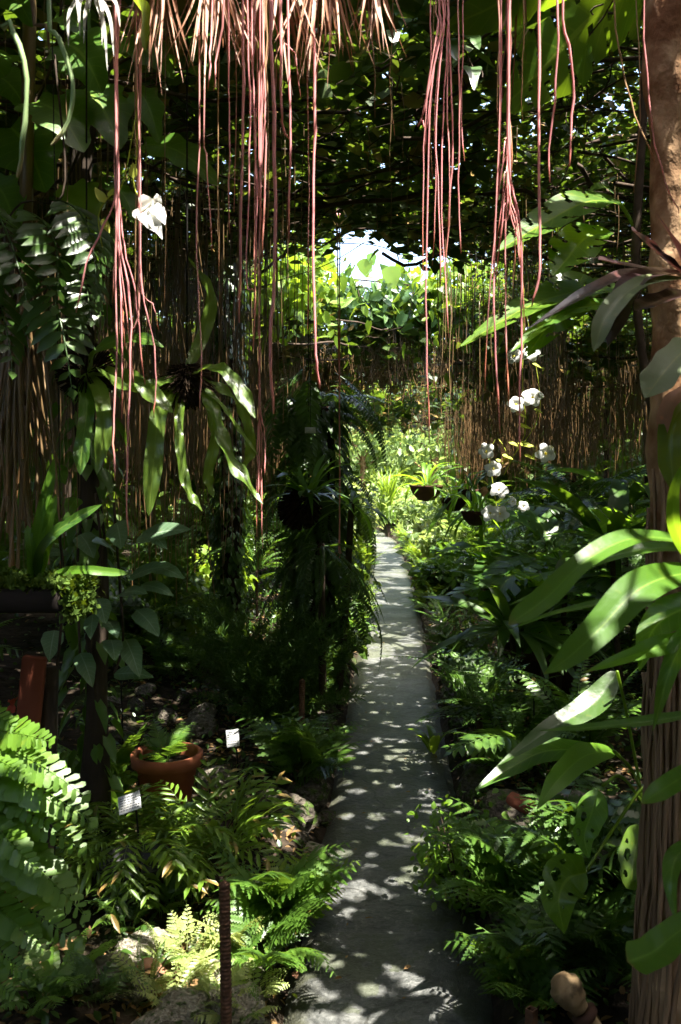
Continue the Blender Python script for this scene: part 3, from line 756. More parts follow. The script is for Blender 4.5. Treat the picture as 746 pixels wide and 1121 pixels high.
    for q, (a, b) in enumerate(((368, 608), (372, 612), (375, 606))):
        c([(372, 470), (372, 590), (a, b)], 5.4, 2, 'pinkfull', 'forked pink root tips dangling below the dark hanging plant' , 'forked pink root tips')
    # green pods
    c([(-4, 0), (12, 25), (25, 60), (29, 110), (24, 165), (17, 190)], 1.7, 10, 'pod', 'pale green tapering pod, leftmost of two at the top left corner', 'green pods')
    c([(52, 0), (62, 35), (76, 75), (80, 105), (72, 140), (57, 162)], 1.75, 10, 'pod', 'pale green curved pod with a hooked brown tip, right of another', 'green pods')
    c([(36, 0), (50, 30), (55, 52)], 1.9, 7, 'rootdry', 'short frayed brown root between two pale green pods', 'green pods')
    # plain strands to the roof
    for px, e, m in ((127, 215, 'tan'), (148, 380, 'tan'), (154, 300, 'pod'), (240, 330, 'tan'), (181, 340, 'thin'), (343, 120, 'tan'), (430, 150, 'tan'), (410, 130, 'thin'), (474, 200, 'tan'), (547, 140, 'tan'), (557, 200, 'tan'), (573, 130, 'tan'), (697, 210, 'tan')):
        c([(px, 0), (px + random.uniform(-2, 2), e * .5), (px + random.uniform(-2, 2), e)], 2.35, 2.4, m, 'thin tan strand hanging from the vine roof among the pink roots', 'thin tan strands among the pink roots')
    # thin brown roots, one by one
    zones = [('thin brown root in the curtain behind the white flowers at right', 70, 480, 690, 330, 470, 4.5, 9),
             ('thin brown root hanging before the dark roof right of centre', 40, 400, 690, 150, 300, 3.4, 6),
             ('thin brown root hanging in the dark space left of centre', 32, 180, 345, 260, 520, 3.0, 6),
             ('thin brown root hanging at far left above the mossy shelf', 34, 0, 180, 420, 640, 2.6, 4),
             ('thin brown root hanging below the bright sky opening', 30, 340, 480, 390, 470, 9.2, 12)]
    for lab, n, a, b, y0, y1, d0, d1 in zones:
        for _ in range(n):
            Y = random.uniform(d0, d1); px = random.uniform(a, b); py = random.uniform(y0, y1)
            ptop = HY - (3.1 - H) / Y * F
            c([(px + random.uniform(-3, 3), max(ptop, 0)), (px + random.uniform(-3, 3), (max(ptop, 0) + py) / 2), (px, py)], Y, random.uniform(.9, 1.9) if Y > 4 else random.uniform(1.2, 2.2), 'thin', lab, lab.replace('root', 'roots'))
    # the rest reads as one curtain
    mb = MB()
    clumps = [(random.uniform(-4.2, 5.2), random.choice([random.uniform(4.5, 12.6), random.uniform(9, 12.6), random.uniform(9, 12.6), random.uniform(14.6, 17.3)])) for _ in range(420)]
    low = [(random.uniform(-2.0, -.45), random.uniform(4.6, 6.6)) for _ in range(46)]
    for q in range(9900):
        cx, cy_ = random.choice(clumps) if q < 9400 else random.choice(low); Y = cy_ + random.gauss(0, .12); x = cx + random.gauss(0, .10)
        if window_notch(np.array([x]), np.array([Y]))[0]: continue
        d = abs(x - pc(Y))
        zt = 3.2 if Y < 9 else 3.0 if Y < 13 else 2.75
        ze = zt - random.uniform(.1, .8) - (random.uniform(0, .9) if d > .9 else 0)
        if Y > 9 and d < .9: ze = zt - random.uniform(.1, .55)
        if q >= 9400: ze = random.uniform(.9, 2.2)
        j = random.uniform(.02, .09)
        pts = [(x, Y, zt), (x + random.uniform(-j, j) * .5, Y, zt * .66 + ze * .34), (x + random.uniform(-j, j), Y, zt * .33 + ze * .67), (x + random.uniform(-j, j), Y + random.uniform(-.03, .03), ze)]
        tube(mb, smooth_path(pts, 6), random.uniform(.0012, .003) * (1 if Y < 9 else 1.4), 4, False)
    tag(mb.obj('hanging_roots', M['thin']), 'brown curtain of countless fine hanging roots under the vine roof', 'roots', None, 'stuff')

# ------------------------------------------------------------------ leaf and frond prototypes, one unit long along +X, arched
def axis(n, arch, s0=0.0, wob=0.0):
    s = np.linspace(s0, 1, n)
    return s, np.stack([s, wob * np.sin(s * 3), arch * 4 * s * (1 - s)], 1)


def f_pinnate(name, mat, n=24, pl=.16, pw=.05, arch=.14, fwd=.35, droop=.25, kind='oval', s0=.14, taper=.9, base=.5):
    mb = MB(); s, P = axis(40, arch, 0, random.uniform(-.05, .05))
    tube(mb, P, np.linspace(.008, .002, 40), 5, False)
    T = unit(np.gradient(P, axis=0))
    for side in (-1, 1):
        ss = np.linspace(s0, .985, n) + (.01 if side > 0 else 0)
        q = np.stack([np.interp(ss, s, P[:, i]) for i in range(3)], 1); t = np.stack([np.interp(ss, s, T[:, i]) for i in range(3)], 1)
        S = unit(np.cross(t, [0, 0, 1])) * side; Nn = np.cross(t, S) * -side
        Nn = np.where(Nn[:, 2:3] < 0, -Nn, Nn)
        u = (ss - s0) / (1 - s0)
        ln = pl * np.clip(base + (1 - base) * np.minimum(u / .3, 1), 0, 1) * np.clip(1 - u ** 2.2 * taper, .08, 1) * R.uniform(.85, 1.1, n)
        D = S + t * (fwd + .4 * u[:, None]) - Nn * (droop + R.uniform(-.12, .12, (n, 1)))
        Nn = Nn + t * R.normal(0, .15, (n, 1)) + S * R.normal(0, .1, (n, 1))
        cloud(mb, q, D, Nn, ln, np.minimum(pw, ln * .5), kind)
    cloud(mb, P[-1:], T[-1:], [[0, 0, 1]], pl * .25, pw * .7, 'diamond')
    return mb.mesh(name, mat)


def f_lacy(name, mat, n=12, pl=.36, arch=.15, sub=7, lw=.05, fwd=.45, droop=.2, s0=.2, kind='diamond'):
    mb = MB(); s, P = axis(40, arch, 0, random.uniform(-.06, .06))
    tube(mb, P, np.linspace(.008, .002, 40), 5, False); T = unit(np.gradient(P, axis=0))
    for side in (-1, 1):
        for i in range(n):
            ss = s0 + (1 - s0) * (i + .5 * (side > 0)) / n * .98; u = (ss - s0) / (1 - s0)
            q = np.array([np.interp(ss, s, P[:, k]) for k in range(3)]); t = np.array([np.interp(ss, s, T[:, k]) for k in range(3)])
            S = unit(np.cross(t, [0, 0, 1])) * side; Nn = np.array([-t[2], 0, t[0]])
            l = pl * (min(1, .55 + u * 2)) * (1 - u) ** .75 + .03
            d = unit(S + t * fwd - Nn * (droop + random.uniform(-.1, .1)))
            m = max(3, int(sub * l / pl + 1)); v = (np.arange(m) + .6) / m
            pp = q + d * (v * l)[:, None] - Nn * (.12 * l * v ** 2)[:, None]
            cloud(mb, [q], [d - Nn * .08], [Nn], l, .006, 'diamond')
            e = unit(np.cross(Nn, d))
            for sd in (-1, 1):
                ll = (.30 * l * (1 - v * .8) + .02) * R.uniform(.85, 1.15, m)
                cloud(mb, pp, e * sd + d * .55 + Nn * R.normal(0, .12, (m, 1)), Nn + R.normal(0, .12, (m, 3)), ll, np.minimum(lw, ll * .75), kind)
    return mb.mesh(name, mat)


def f_tooth(name, mat, n=12, pl=.34, arch=.15, pw=.055, teeth=7, fwd=.45, droop=.2, s0=.2):
    mb = MB(); s, P = axis(40, arch, 0, random.uniform(-.08, .08))
    tube(mb, P, np.linspace(.008, .002, 40), 5, False); T = unit(np.gradient(P, axis=0)); m = teeth * 2 + 1
    for side in (-1, 1):
        for i in range(n):
            ss = s0 + (1 - s0) * (i + .5 * (side > 0) + random.uniform(-.12, .12)) / n * .98; u = min(max((ss - s0) / (1 - s0), 0), 1)
            q = np.array([np.interp(ss, s, P[:, k]) for k in range(3)]); t = np.array([np.interp(ss, s, T[:, k]) for k in range(3)])
            S = unit(np.cross(t, [0, 0, 1])) * side; Nn = np.array([-t[2], 0, t[0]])
            l = (pl * (min(1, .6 + u * 2)) * (1 - u) ** .7 + .03) * random.uniform(.85, 1.12)
            d = unit(S + t * (fwd + random.uniform(-.12, .12)) - Nn * (droop + random.uniform(-.2, .2)))
            v = np.linspace(0, 1, m)
            pp = q + d * (v * l)[:, None] - Nn * (.2 * l * v ** 2)[:, None] + t * (.12 * l * v ** 2)[:, None]
            w = pw * min(1, l / pl * 1.3) * (1 - v) ** .6 * np.where(np.arange(m) % 2 == 1, 1.0, .42) + .002
            blade(mb, pp, w, Nn + R.normal(0, .15, 3), 1, .12, sweep=.5 * w)
    return mb.mesh(name, mat)


def f_feather(name, mat):
    mb = MB(); s, P = axis(30, .12, 0); tube(mb, P, np.linspace(.006, .002, 30), 4, False)
    n = 420; ss = R.uniform(.1, 1, n)
    q = np.stack([np.interp(ss, s, P[:, i]) for i in range(3)], 1)
    D = R.normal(size=(n, 3)); D[:, 0] = np.abs(D[:, 0]) + .5
    q = q + unit(D) * (R.uniform(0, .14, n) * (1.15 - ss))[:, None]
    cloud(mb, q, D, rand_dirs(n, .6), .06, .009, 'diamond')
    return mb.mesh(name, mat)


def f_strap(name, mat, w=.05, arch=.2, kind='strap', fold=.2, ripple=0, tw=0, n=22):
    mb = MB(); s, P = axis(n, arch, 0, random.uniform(-.1, .1))
    blade(mb, P, prof(kind, n) * w, (0, 0, 1), 2, fold, ripple, 26, twist=np.linspace(0, tw, n))
    return mb.mesh(name, mat)


def f_lobed(name, mat, w=.2, arch=.12, lobes=6):
    """deeply notched long leaf"""
    mb = MB(); n = 64; s, P = axis(n, arch, 0, random.uniform(-.08, .08))
    t = np.linspace(0, 1, n); stalk = .22
    u = np.clip((t - stalk) / (1 - stalk), 0, 1)
    ww = np.where(t < stalk, .012, w * np.sin(math.pi * u ** .75) ** .7 + .004)
    def cut(tt, aa): 
        if tt < stalk: return False
        uu = (tt - stalk) / (1 - stalk)
        return abs(aa) > .3 and ((uu * lobes + .3 * abs(aa) * 0) % 1) > .72
    blade(mb, P, ww, (0, 0, 1), 5, .12, .06, 20, cutfn=cut, sweep=np.where(t < stalk, 0, .12 * w / .2))
    return mb.mesh(name, mat)


PR = {}


def protos():
    PR['sword'] = [f_pinnate('sword fern frond', M['fern'], 26, .11, .034, a) for a in (.12, .2, .26)]
    PR['darksword'] = [f_pinnate('sword fern frond', M['dark'], 26, .12, .034, a) for a in (.12, .22)]
    PR['sunlitsword'] = [f_pinnate('sword fern frond', M['silver'], 22, .13, .036, a) for a in (.14, .22)]
    PR['brightsword'] = [f_pinnate('sword fern frond', M['bright'], 22, .14, .040, a) for a in (.14, .24)]
    PR['sunlitspray'] = [f_lacy('leafy spray', M['silver'], 7, .42, .12, 4, .09, .6, .1, .12, 'oval'), f_tooth('small fern frond', M['silver'], 9, .36, .15, .08, 4), f_pinnate('small fern frond', M['silver'], 10, .24, .1, .12)]
    PR['big'] = [f_pinnate('pinnate leaf', M['dark'], 12, .26, .075, a, .5, .3) for a in (.1, .16)]
    PR['rib'] = [f_pinnate('ribbon fern frond', M['fern'], 15, .30, .065, a, .45, .2, 'oval', .16, .8, .8) for a in (.12, .2)]
    PR['lacy'] = [f_tooth('lacy fern frond', M['fern'], random.randint(10, 13), random.uniform(.28, .38), a) for a in (.12, .18, .22, .27, .15)] + [f_lacy('lacy fern frond', M['fern'], arch=.2)]
    PR['darklacy'] = [f_tooth('lacy fern frond', M['dark'], random.randint(10, 14), random.uniform(.28, .38), a, .05) for a in (.12, .18, .24, .3)] + [f_lacy('lacy fern frond', M['dark'], arch=.2)]
    PR['sunlitlacy'] = [f_lacy('lacy fern frond', M['silver'], 11, arch=a) for a in (.12, .22)]
    PR['brightlacy'] = [f_tooth('lacy fern frond', M['bright'], 11, random.uniform(.3, .4), a, .06) for a in (.12, .18, .24)]
    PR['spray'] = [f_lacy('leafy spray', M['bright'], 8, .4, .1, 5, .075, .6, .1, .12, 'oval'), f_lacy('leafy spray', M['fern'], 8, .4, .16, 5, .075, .6, .1, .12, 'oval')]
    PR['darkspray'] = [f_lacy('leafy spray', M['dark'], 8, .4, .12, 5, .08, .6, .1, .12, 'oval'), f_lacy('leafy spray', M['fern'], 8, .36, .16, 5, .07, .6, .1, .12, 'oval')]
    PR['maiden'] = [f_pinnate('maidenhair frond', M['maiden'], k, .185, .105, a, .32, .10, 'square', .04, .72, .95) for k, a in ((18, .08), (20, .12), (17, .16), (19, .05))]
    PR['shoot'] = [f_pinnate('leafy shoot', M['grass'], k, .42, .085, a, .75, .25, 'oval', .2, .35, .9) for k, a in ((5, .1), (6, .2), (4, .05))]
    PR['feather'] = [f_feather('feathery frond', M['feather'])]
    PR['strap'] = [f_strap('strap leaf', M['strap'], .045, a) for a in (.12, .25)]
    PR['darkstrap'] = [f_strap('strap leaf', M['broad'], .06, a, 'lance') for a in (.12, .2)]
    PR['lance'] = [f_strap('lance leaf', M['fern'], .085, a, 'lance') for a in (.1, .18)]
    PR['darklance'] = [f_strap('lance leaf', M['dark'], .09, a, 'lance') for a in (.1, .2)]
    PR['bluestrap'] = [f_strap('rosette leaf', M['blue'], .07, a, 'strap') for a in (.12, .22)]
    PR['grass'] = [f_strap('grassy leaf', M['grass'], .024, a, 'grass', .3) for a in (.15, .3)]
    PR['bamboo'] = [f_strap('narrow leaf', M['grass'], .055, a, 'lance', .2) for a in (.08, .18)]
    PR['lobed'] = [f_lobed('notched leaf', M['broad'], .2, a, l) for a, l in ((.12, 6), (.2, 8))]
    PR['brightlance'] = [f_strap('lance leaf', M['bright'], .1, a, 'lance') for a in (.1, .2)]


def place(root, me, part, base, tip, roll=0.0, sw=1.0):
    """child blade or frond between two world points"""
    base, tip = Vector(base), Vector(tip)
    X = (tip - base); ln = X.length; X.normalize()
    up = Vector((0, 0, 1))
    if abs(X.z) > .97: up = Vector((-X.x, -X.y, .3)) if X.xy.length > 1e-3 else Vector((1, 0, 0))
    Y = up.cross(X).normalized(); Z = X.cross(Y)
    m = Matrix((X, Y, Z)).transposed() @ Matrix.Rotation(roll, 3, 'X')
    o = link(part, me, root)
    o.location = base - root.location
    o.rotation_euler = m.to_euler()
    o.scale = (ln, ln * sw, ln)
    return o


def tuft(name, label, cat, loc, kinds, n, r, dz, part='frond', group=None, yaw=(0, 6.283), crown=.02, stem=None, stem_mat='twig', sw=1.0):
    """rosette of fronds or leaves round a crown; r, dz are ranges for where the tips end"""
    root = empty(name, loc, label, cat, group)
    me = [q for k in kinds.split('+') for q in PR[k]]
    for i in range(n):
        a = yaw[0] + (yaw[1] - yaw[0]) * (i + random.uniform(-.35, .35)) / n
        rr = random.uniform(*r); z = random.uniform(*dz)
        b = np.asarray(loc) + np.array([math.cos(a) * crown, math.sin(a) * crown, random.uniform(0, crown)])
        place(root, random.choice(me), part, b, b + np.array([math.cos(a) * rr, math.sin(a) * rr, z]), random.uniform(-.35, .35), sw)
    if stem is not None:
        mb = MB(); x, y, z = loc
        g = gz(x, y) - .03
        pts = smooth_path([(stem[1], stem[2], g - z), (stem[1] * .4, stem[2] * .4, (g - z) * .5), (0, 0, .02)], 10)
        tube(mb, pts, np.linspace(stem[0] * 1.3, stem[0], 10), 7)
        mb.obj('stem', M[stem_mat], root)
    return root


def shrub(name, label, loc, w, h, n, L0, mat, kind='oval', group=None, stems=5, cat='shrub', flat=.7, zmin=.15, hang=-.1):
    root = empty(name, loc, label, cat, group)
    mb, ms = MB(), MB()
    tips = []
    for _ in range(stems):
        a = random.uniform(0, 6.28); rr = random.uniform(.2, 1) * w
        tip = np.array([math.cos(a) * rr, math.sin(a) * rr, h * random.uniform(.55, 1)])
        pts = smooth_path([(0, 0, -.03), tip * .5 + np.array([0, 0, h * .1]), tip], 9)
        tube(ms, pts, np.linspace(.012, .004, 9) * max(.5, min(1.5, h)), 5, False)
        tips.append(pts)
    k = max(1, n // stems)
    for pts in tips:
        idx = R.uniform(.25, 1, k) * (len(pts) - 1)
        q = np.stack([np.interp(idx, np.arange(len(pts)), pts[:, i]) for i in range(3)], 1) + R.normal(0, 1, (k, 3)) * np.array([w * .22, w * .22, h * .09])
        q[:, 2] = np.maximum(q[:, 2], zmin * h)
        D = rand_dirs(k, hang); D[:, :2] += q[:, :2] * .8 / max(w, .05)
        l = L0 * R.uniform(.6, 1.3, k)
        cloud(mb, q, D, rand_dirs(k, 1.3, .6), l, l * flat, kind)
    f = mb.obj('foliage', M[mat], root); f['kind'] = 'stuff'
    st = ms.obj('stem', M['twig'], root)
    return root


ROCK = {}


def rock_mesh(mat, k):
    key = (mat, k)
    if key not in ROCK:
        import bmesh
        bm = bmesh.new(); bmesh.ops.create_icosphere(bm, subdivisions=4, radius=.5)
        o = Vector((k * 7.3, k * 3.1, 2))
        for v in bm.verts:
            d = noise.noise(v.co * 1.7 + o) * .28 + noise.noise(v.co * 5 + o) * .07
            c = v.co * (1 + d)
            for q in range(3):
                pn = Vector((noise.noise(o + Vector((q, 1, 0))), noise.noise(o + Vector((q, 2, 5))), noise.noise(o + Vector((q, 9, 1))))).normalized()
                e = c.dot(pn) - .33
                if e > 0: c -= pn * e * .8
            v.co = c * (1 + noise.noise(v.co * 11 + o) * .07 + noise.noise(v.co * 26 + o) * .035 - .10 * max(0, .12 - abs(noise.noise(v.co * 3.2 + o))) / .12)
        me = bpy.data.meshes.new('rock'); bm.to_mesh(me); bm.free()
        me.materials.append(M[mat]); ROCK[key] = me
    return ROCK[key]


def rock(loc, size, label, group=None, mat='rock', flat=.65, sink=.3):
    o = link('rock', rock_mesh(mat, random.randint(0, 6)))
    s = np.array([size, size * random.uniform(.65, .95), size * flat])
    o.scale = s; o.rotation_euler = (random.uniform(-.3, .3), random.uniform(-.3, .3), random.uniform(0, 6))
    o.location = Vector(loc) + Vector((0, 0, s[2] * (.5 - sink)))
    return tag(o, label, 'rock', group)


def box_mb(mb, c, sx, sy, sz, bev=.004, rot=None):
    import bmesh
    bm = bmesh.new(); bmesh.ops.create_cube(bm, size=1)
    for v in bm.verts: v.co = Vector((v.co.x * sx, v.co.y * sy, v.co.z * sz))
    bmesh.ops.bevel(bm, geom=bm.edges[:], offset=bev, segments=1, affect='EDGES')
    if rot: bmesh.ops.rotate(bm, verts=bm.verts, cent=(0, 0, 0), matrix=rot)
    bmesh.ops.triangulate(bm, faces=bm.faces[:])
    bm.verts.index_update()
    mb.add([np.array(v.co) + np.asarray(c) for v in bm.verts], None, [[v.index for v in f.verts] for f in bm.faces])
    bm.free()


def lathe(mb, prf, n=28, c=(0, 0, 0)):
    k = len(prf); a = np.linspace(0, 2 * math.pi, n, endpoint=False)
    V = np.array([[(r * math.cos(t), r * math.sin(t), z) for t in a] for r, z in prf]).reshape(-1, 3) + np.asarray(c)
    i, j = np.meshgrid(np.arange(k - 1), np.arange(n), indexing='ij'); j2 = (j + 1) % n
    Q = np.stack([i * n + j, i * n + j2, (i + 1) * n + j2, (i + 1) * n + j], -1).reshape(-1, 4)
    mb.add(V, Q)


# leaves laid out along a rib given as photo pixels with a depth each
def rib(pts, Y, n=26):
    if np.isscalar(Y): Y = [Y] * len(pts)
    return smooth_path([W(px, py, y) for (px, py), y in zip(pts, Y)], n)


def leaf_at(root, part, pts, Y, hw, kind, mat, up=(0, -.6, .8), fold=.15, ripple=0, n=26, nc=3, cut=None, label=None, sweep=0, freq=20):
    P = rib(pts, Y, n); org = np.array(root.location)
    ym = Y if np.isscalar(Y) else sum(Y) / len(Y)
    w = prof(kind, n) * hw / F * ym * (1 + .05 * np.sin(np.linspace(0, 17, n) + hw))
    mb = MB()
    sw = None if not sweep else np.linspace(1, .2, n) * sweep * hw / F * ym
    blade(mb, P - org, w, up, nc, fold, ripple, freq, cutfn=cut, sweep=sw)
    o = mb.obj(part, M[mat], root)
    if label: o['label'] = label
    return o


def stalk(root, part, pts, Y, rpx, mat):
    P = rib(pts, Y, 14); ym = Y if np.isscalar(Y) else sum(Y) / len(Y)
    mb = MB(); tube(mb, P - np.array(root.location), rpx / F * ym, 6); return mb.obj(part, M[mat], root)


def lobed_leaf(root, base, tip, Y, hw, mat='broad', up=(0, -.75, .65), lob=5, label=None):
    """ivy or vine type leaf with a cut-back base"""
    b, t = W(*base, Y), W(*tip, Y - .12)
    n = 30; s = np.linspace(0, 1, n)
    P = b + (t - b) * s[:, None]; P[:, 2] += -.10 * np.linalg.norm(t - b) * s ** 2 + .03 * np.sin(s * 3)
    w0 = hw / F * Y; Lr = np.linalg.norm(t - b)
    w = w0 * (np.clip(np.sin(math.pi * np.clip(s * .86 + .14, 0, 1)) ** .75, .02, 1)) * (1 + .16 * np.cos(s * lob * math.pi * 1.25))
    w[-1] = w0 * .02
    sw = -.42 * w0 * (1 - s) ** 1.5
    mb = MB(); blade(mb, P - np.array(root.location), w, up, 4, .12, .05, 12, sweep=sw)
    o = mb.obj('leaf', M[mat], root)
    if label: o['label'] = label
    return o


def flower(root, c, face, d, part='flower'):
    """five petalled white trumpet; petals and throat in one go, throat as its own piece"""
    f = unit(np.asarray(face)); u = unit(np.cross(f, [0.1, .2, 1])); v = np.cross(f, u)
    c = np.asarray(c) - np.array(root.location)
    mb = MB(); ph = random.random() * 6
    for k in range(5):
        a = ph + k * 2 * math.pi / 5 + random.uniform(-.12, .12); e = u * math.cos(a) + v * math.sin(a)
        s = np.linspace(0, 1, 10); L = d * .5 * random.uniform(.9, 1.1)
        P = c + e * (L * (.12 + .9 * s))[:, None] + f * (L * (.15 + .35 * np.sin(s * 2.2) - .35 * s ** 2.2))[:, None]
        blade(mb, P, d * .23 * np.clip(np.sin(math.pi * (.12 + .8 * s)) ** .7, .05, 1), f, 2, -.10, .05, 9)
    s = np.linspace(0, 1, 8)
    o = mb.obj(part, M['petal'], root)
    mt = MB(); tube(mt, c - f * (d * .32 * (1 - s))[:, None] + f * d * .07, d * (.07 + .05 * s), 9, False)
    th = mt.obj('throat', M['throat'], o)
    return o


# ------------------------------------------------------------------ hanging and climbing plants, pixel by pixel from the photograph
def upper_left():
    Y = 2.75
    r = empty('large_leaf_vine', W(20, 300, 2.9), 'climbing vine with large dark green lobed leaves filling the upper left corner', 'vine')
    for b, t, hw in (((72, 48), (112, 94), 31), ((128, 50), (190, 78), 20), ((40, 112), (92, 158), 34), ((92, 98), (132, 155), 32), ((12, 140), (50, 202), 40), ((158, 158), (240, 194), 19),
                     ((-12, 82), (32, 118), 22), ((-5, -12), (36, 22), 20), ((195, 82), (240, 92), 12), ((10, 60), (-20, 100), 20), ((60, 20), (100, 40), 18), ((150, 100), (175, 150), 16), ((210, 40), (235, 75), 14), ((-8, 200), (20, 250), 22), ((120, 205), (150, 240), 12)):
        lobed_leaf(r, b, t, Y + random.uniform(-.1, .12), hw, up=(random.uniform(-.3, .2), -.75, .65))
    lobed_leaf(r, (80, 203), (98, 258), 2.7, 22, 'bright', label='yellowish green lobed leaf')
    lobed_leaf(r, (152, 8), (160, 48), 2.1, 17, 'bright', up=(.2, .6, .6), label='small sunlit leaf glowing lime')
    mb = MB()
    for pts in ([(-10, 330), (10, 180), (60, 60), (70, -60)], [(0, 250), (60, 120), (130, 70), (190, 30), (200, -60)], [(20, 300), (70, 205), (100, 130), (130, 50)], [(-10, 110), (40, 112), (100, 110), (150, 90), (190, 80), (240, 85)]):
        P = rib(pts, 2.82, 24); tube(mb, P - np.array(r.location), .005, 5)
    mb.obj('stem', M['twig'], r)
    # dark pinnate fronds below
    r = empty('pinnate_leaf_climber', W(-20, 300, 2.5), 'dark climber with drooping feather shaped leaves at the left edge', 'climber')
    for (b, t) in (((-20, 215), (30, 330)), ((20, 230), (60, 335)), ((-20, 300), (14, 405)), ((40, 300), (78, 425)), ((60, 220), (105, 320)), ((-10, 250), (-25, 360)), ((80, 280), (100, 350))):
        place(r, random.choice(PR['big']), 'pinnate_leaf', W(*b, 2.5), W(*t, 2.25), random.uniform(-.4, .4), 1.2)
    mb = MB(); tube(mb, rib([(-30, 420), (-15, 300), (20, 225), (70, 210), (60, 60)], 2.52, 24) - np.array(r.location), .003, 6); mb.obj('stem', M['twig'], r)
    # pale air plant
    r = empty('air_plant', W(105, -14, 2.2), 'pale silvery air plant with thin drooping leaves at the top left', 'air plant')
    for t, w in (((75, 52), .05), ((88, 40), .05), ((92, 48), .06), ((118, 78), .05), ((112, 50), .05), ((125, 62), .05), ((98, 15), .06), ((86, 20), .05), ((132, 30), .05)):
        b = (100 + random.uniform(-6, 8), -12)
        leaf_at(r, 'leaf', [b, ((b[0] + t[0]) / 2 + (t[0] - 104) * .3, (b[1] + t[1]) / 2 - 8), t], [2.2, 2.16, 2.14], 3.2, 'grass', 'pale', up=(0, -1, .2), n=14, nc=1)
    # dried fringe
    specs = [((175, -30), 34, (-55, 45), 45, 110, 'dried palm leaf hanging from the vine roof, leftmost and thinnest of the fringe'),
             ((235, -32), 46, (-60, 50), 50, 105, 'dried palm leaf of the fringe just left of the pink root bundle'),
             ((300, -36), 50, (-55, 60), 60, 115, 'dried palm leaf of the fringe behind the pink root bundle'),
             ((355, -34), 52, (-55, 55), 50, 105, 'dried palm leaf of the fringe right of the pink root bundle'),
             ((410, -30), 30, (-30, 35), 30, 80, 'orange brown dried palm leaf at the right end of the fringe'),
             ((565, -30), 16, (-20, 22), 20, 120, 'small dried orange leaf cluster hanging before the large split leaf')]
    for (cx, cy), n, (a, b), y0, y1, lab in specs:
        Yc = 2.25 if cx < 500 else 2.5
        o0 = W(cx, cy - 25, Yc)
        r = empty('dried_palm_leaf', o0, lab, 'dried leaf', 'dried brown palm leaves hanging from the vine roof')
        mb = MB()
        for _ in range(int(n * .8)):
            tx = cx + random.uniform(a, b); ty = random.uniform(y0, y1) * (1 - .25 * abs(tx - cx) / 60)
            Yt = Yc + random.uniform(-.22, .2)
            sx = cx + (tx - cx) * .35 + random.uniform(-10, 10)
            P = smooth_path([o0 + (W(sx, cy - 5, Yc) - o0) * .6, W(sx + (tx - sx) * .35, ty * .35 + cy * .3, (Yc + Yt) / 2), W(tx + random.uniform(-5, 5), ty, Yt)], 14)
            blade(mb, P - o0, prof('grass', 14) * random.uniform(1.0, 2.5) / F * Yc, unit([random.uniform(-.9, .9), -1, .2]), 1, .3, .3, 9, twist=np.linspace(0, random.uniform(-1.4, 1.4), 14))
        mb.obj('leaflet', M['dry'], r)['kind'] = 'stuff'
        mb = MB(); tube(mb, smooth_path([(0, 0, 0), (.03, .05, .2), (.0, .12, 3.15 - o0[2])], 8), .009, 6); mb.obj('stalk', M['rootdry'], r)
    # white flower on trailing vine
    r = empty('flowering_vine', W(150, 160, 2.3), 'trailing vine bearing one large white flower at upper left', 'vine')
    stalk(r, 'stem', [(148, -20), (150, 90), (150, 170), (146, 195), (150, 212), (160, 220)], 2.3, .9, 'bud')
    stalk(r, 'stem', [(150, 120), (135, 200), (120, 215), (108, 235), (112, 270)], 2.32, .8, 'bud')
    fl = flower(r, W(161, 228, 2.27), (.65, -.45, -.6), .085)
    for pts, hw in (([(158, 226), (168, 240), (178, 262)], 8), ([(164, 224), (174, 232), (181, 246)], 8), ([(154, 226), (160, 240), (170, 254)], 7)): leaf_at(r, 'petal', pts, [2.27, 2.22, 2.21], hw, 'ovate', 'petal', (random.uniform(-.2, .5), -1, .2), .2, .25, 16, 2)
    for b, t, hw in (((146, 195), (146, 178), 5), ((115, 222), (104, 205), 6), ((118, 215), (128, 205), 5), ((112, 240), (120, 255), 5)):
        leaf_at(r, 'bud', [b, ((b[0] + t[0]) / 2, (b[1] + t[1]) / 2), t], 2.29, hw, 'ovate', 'bud', n=8, nc=1)


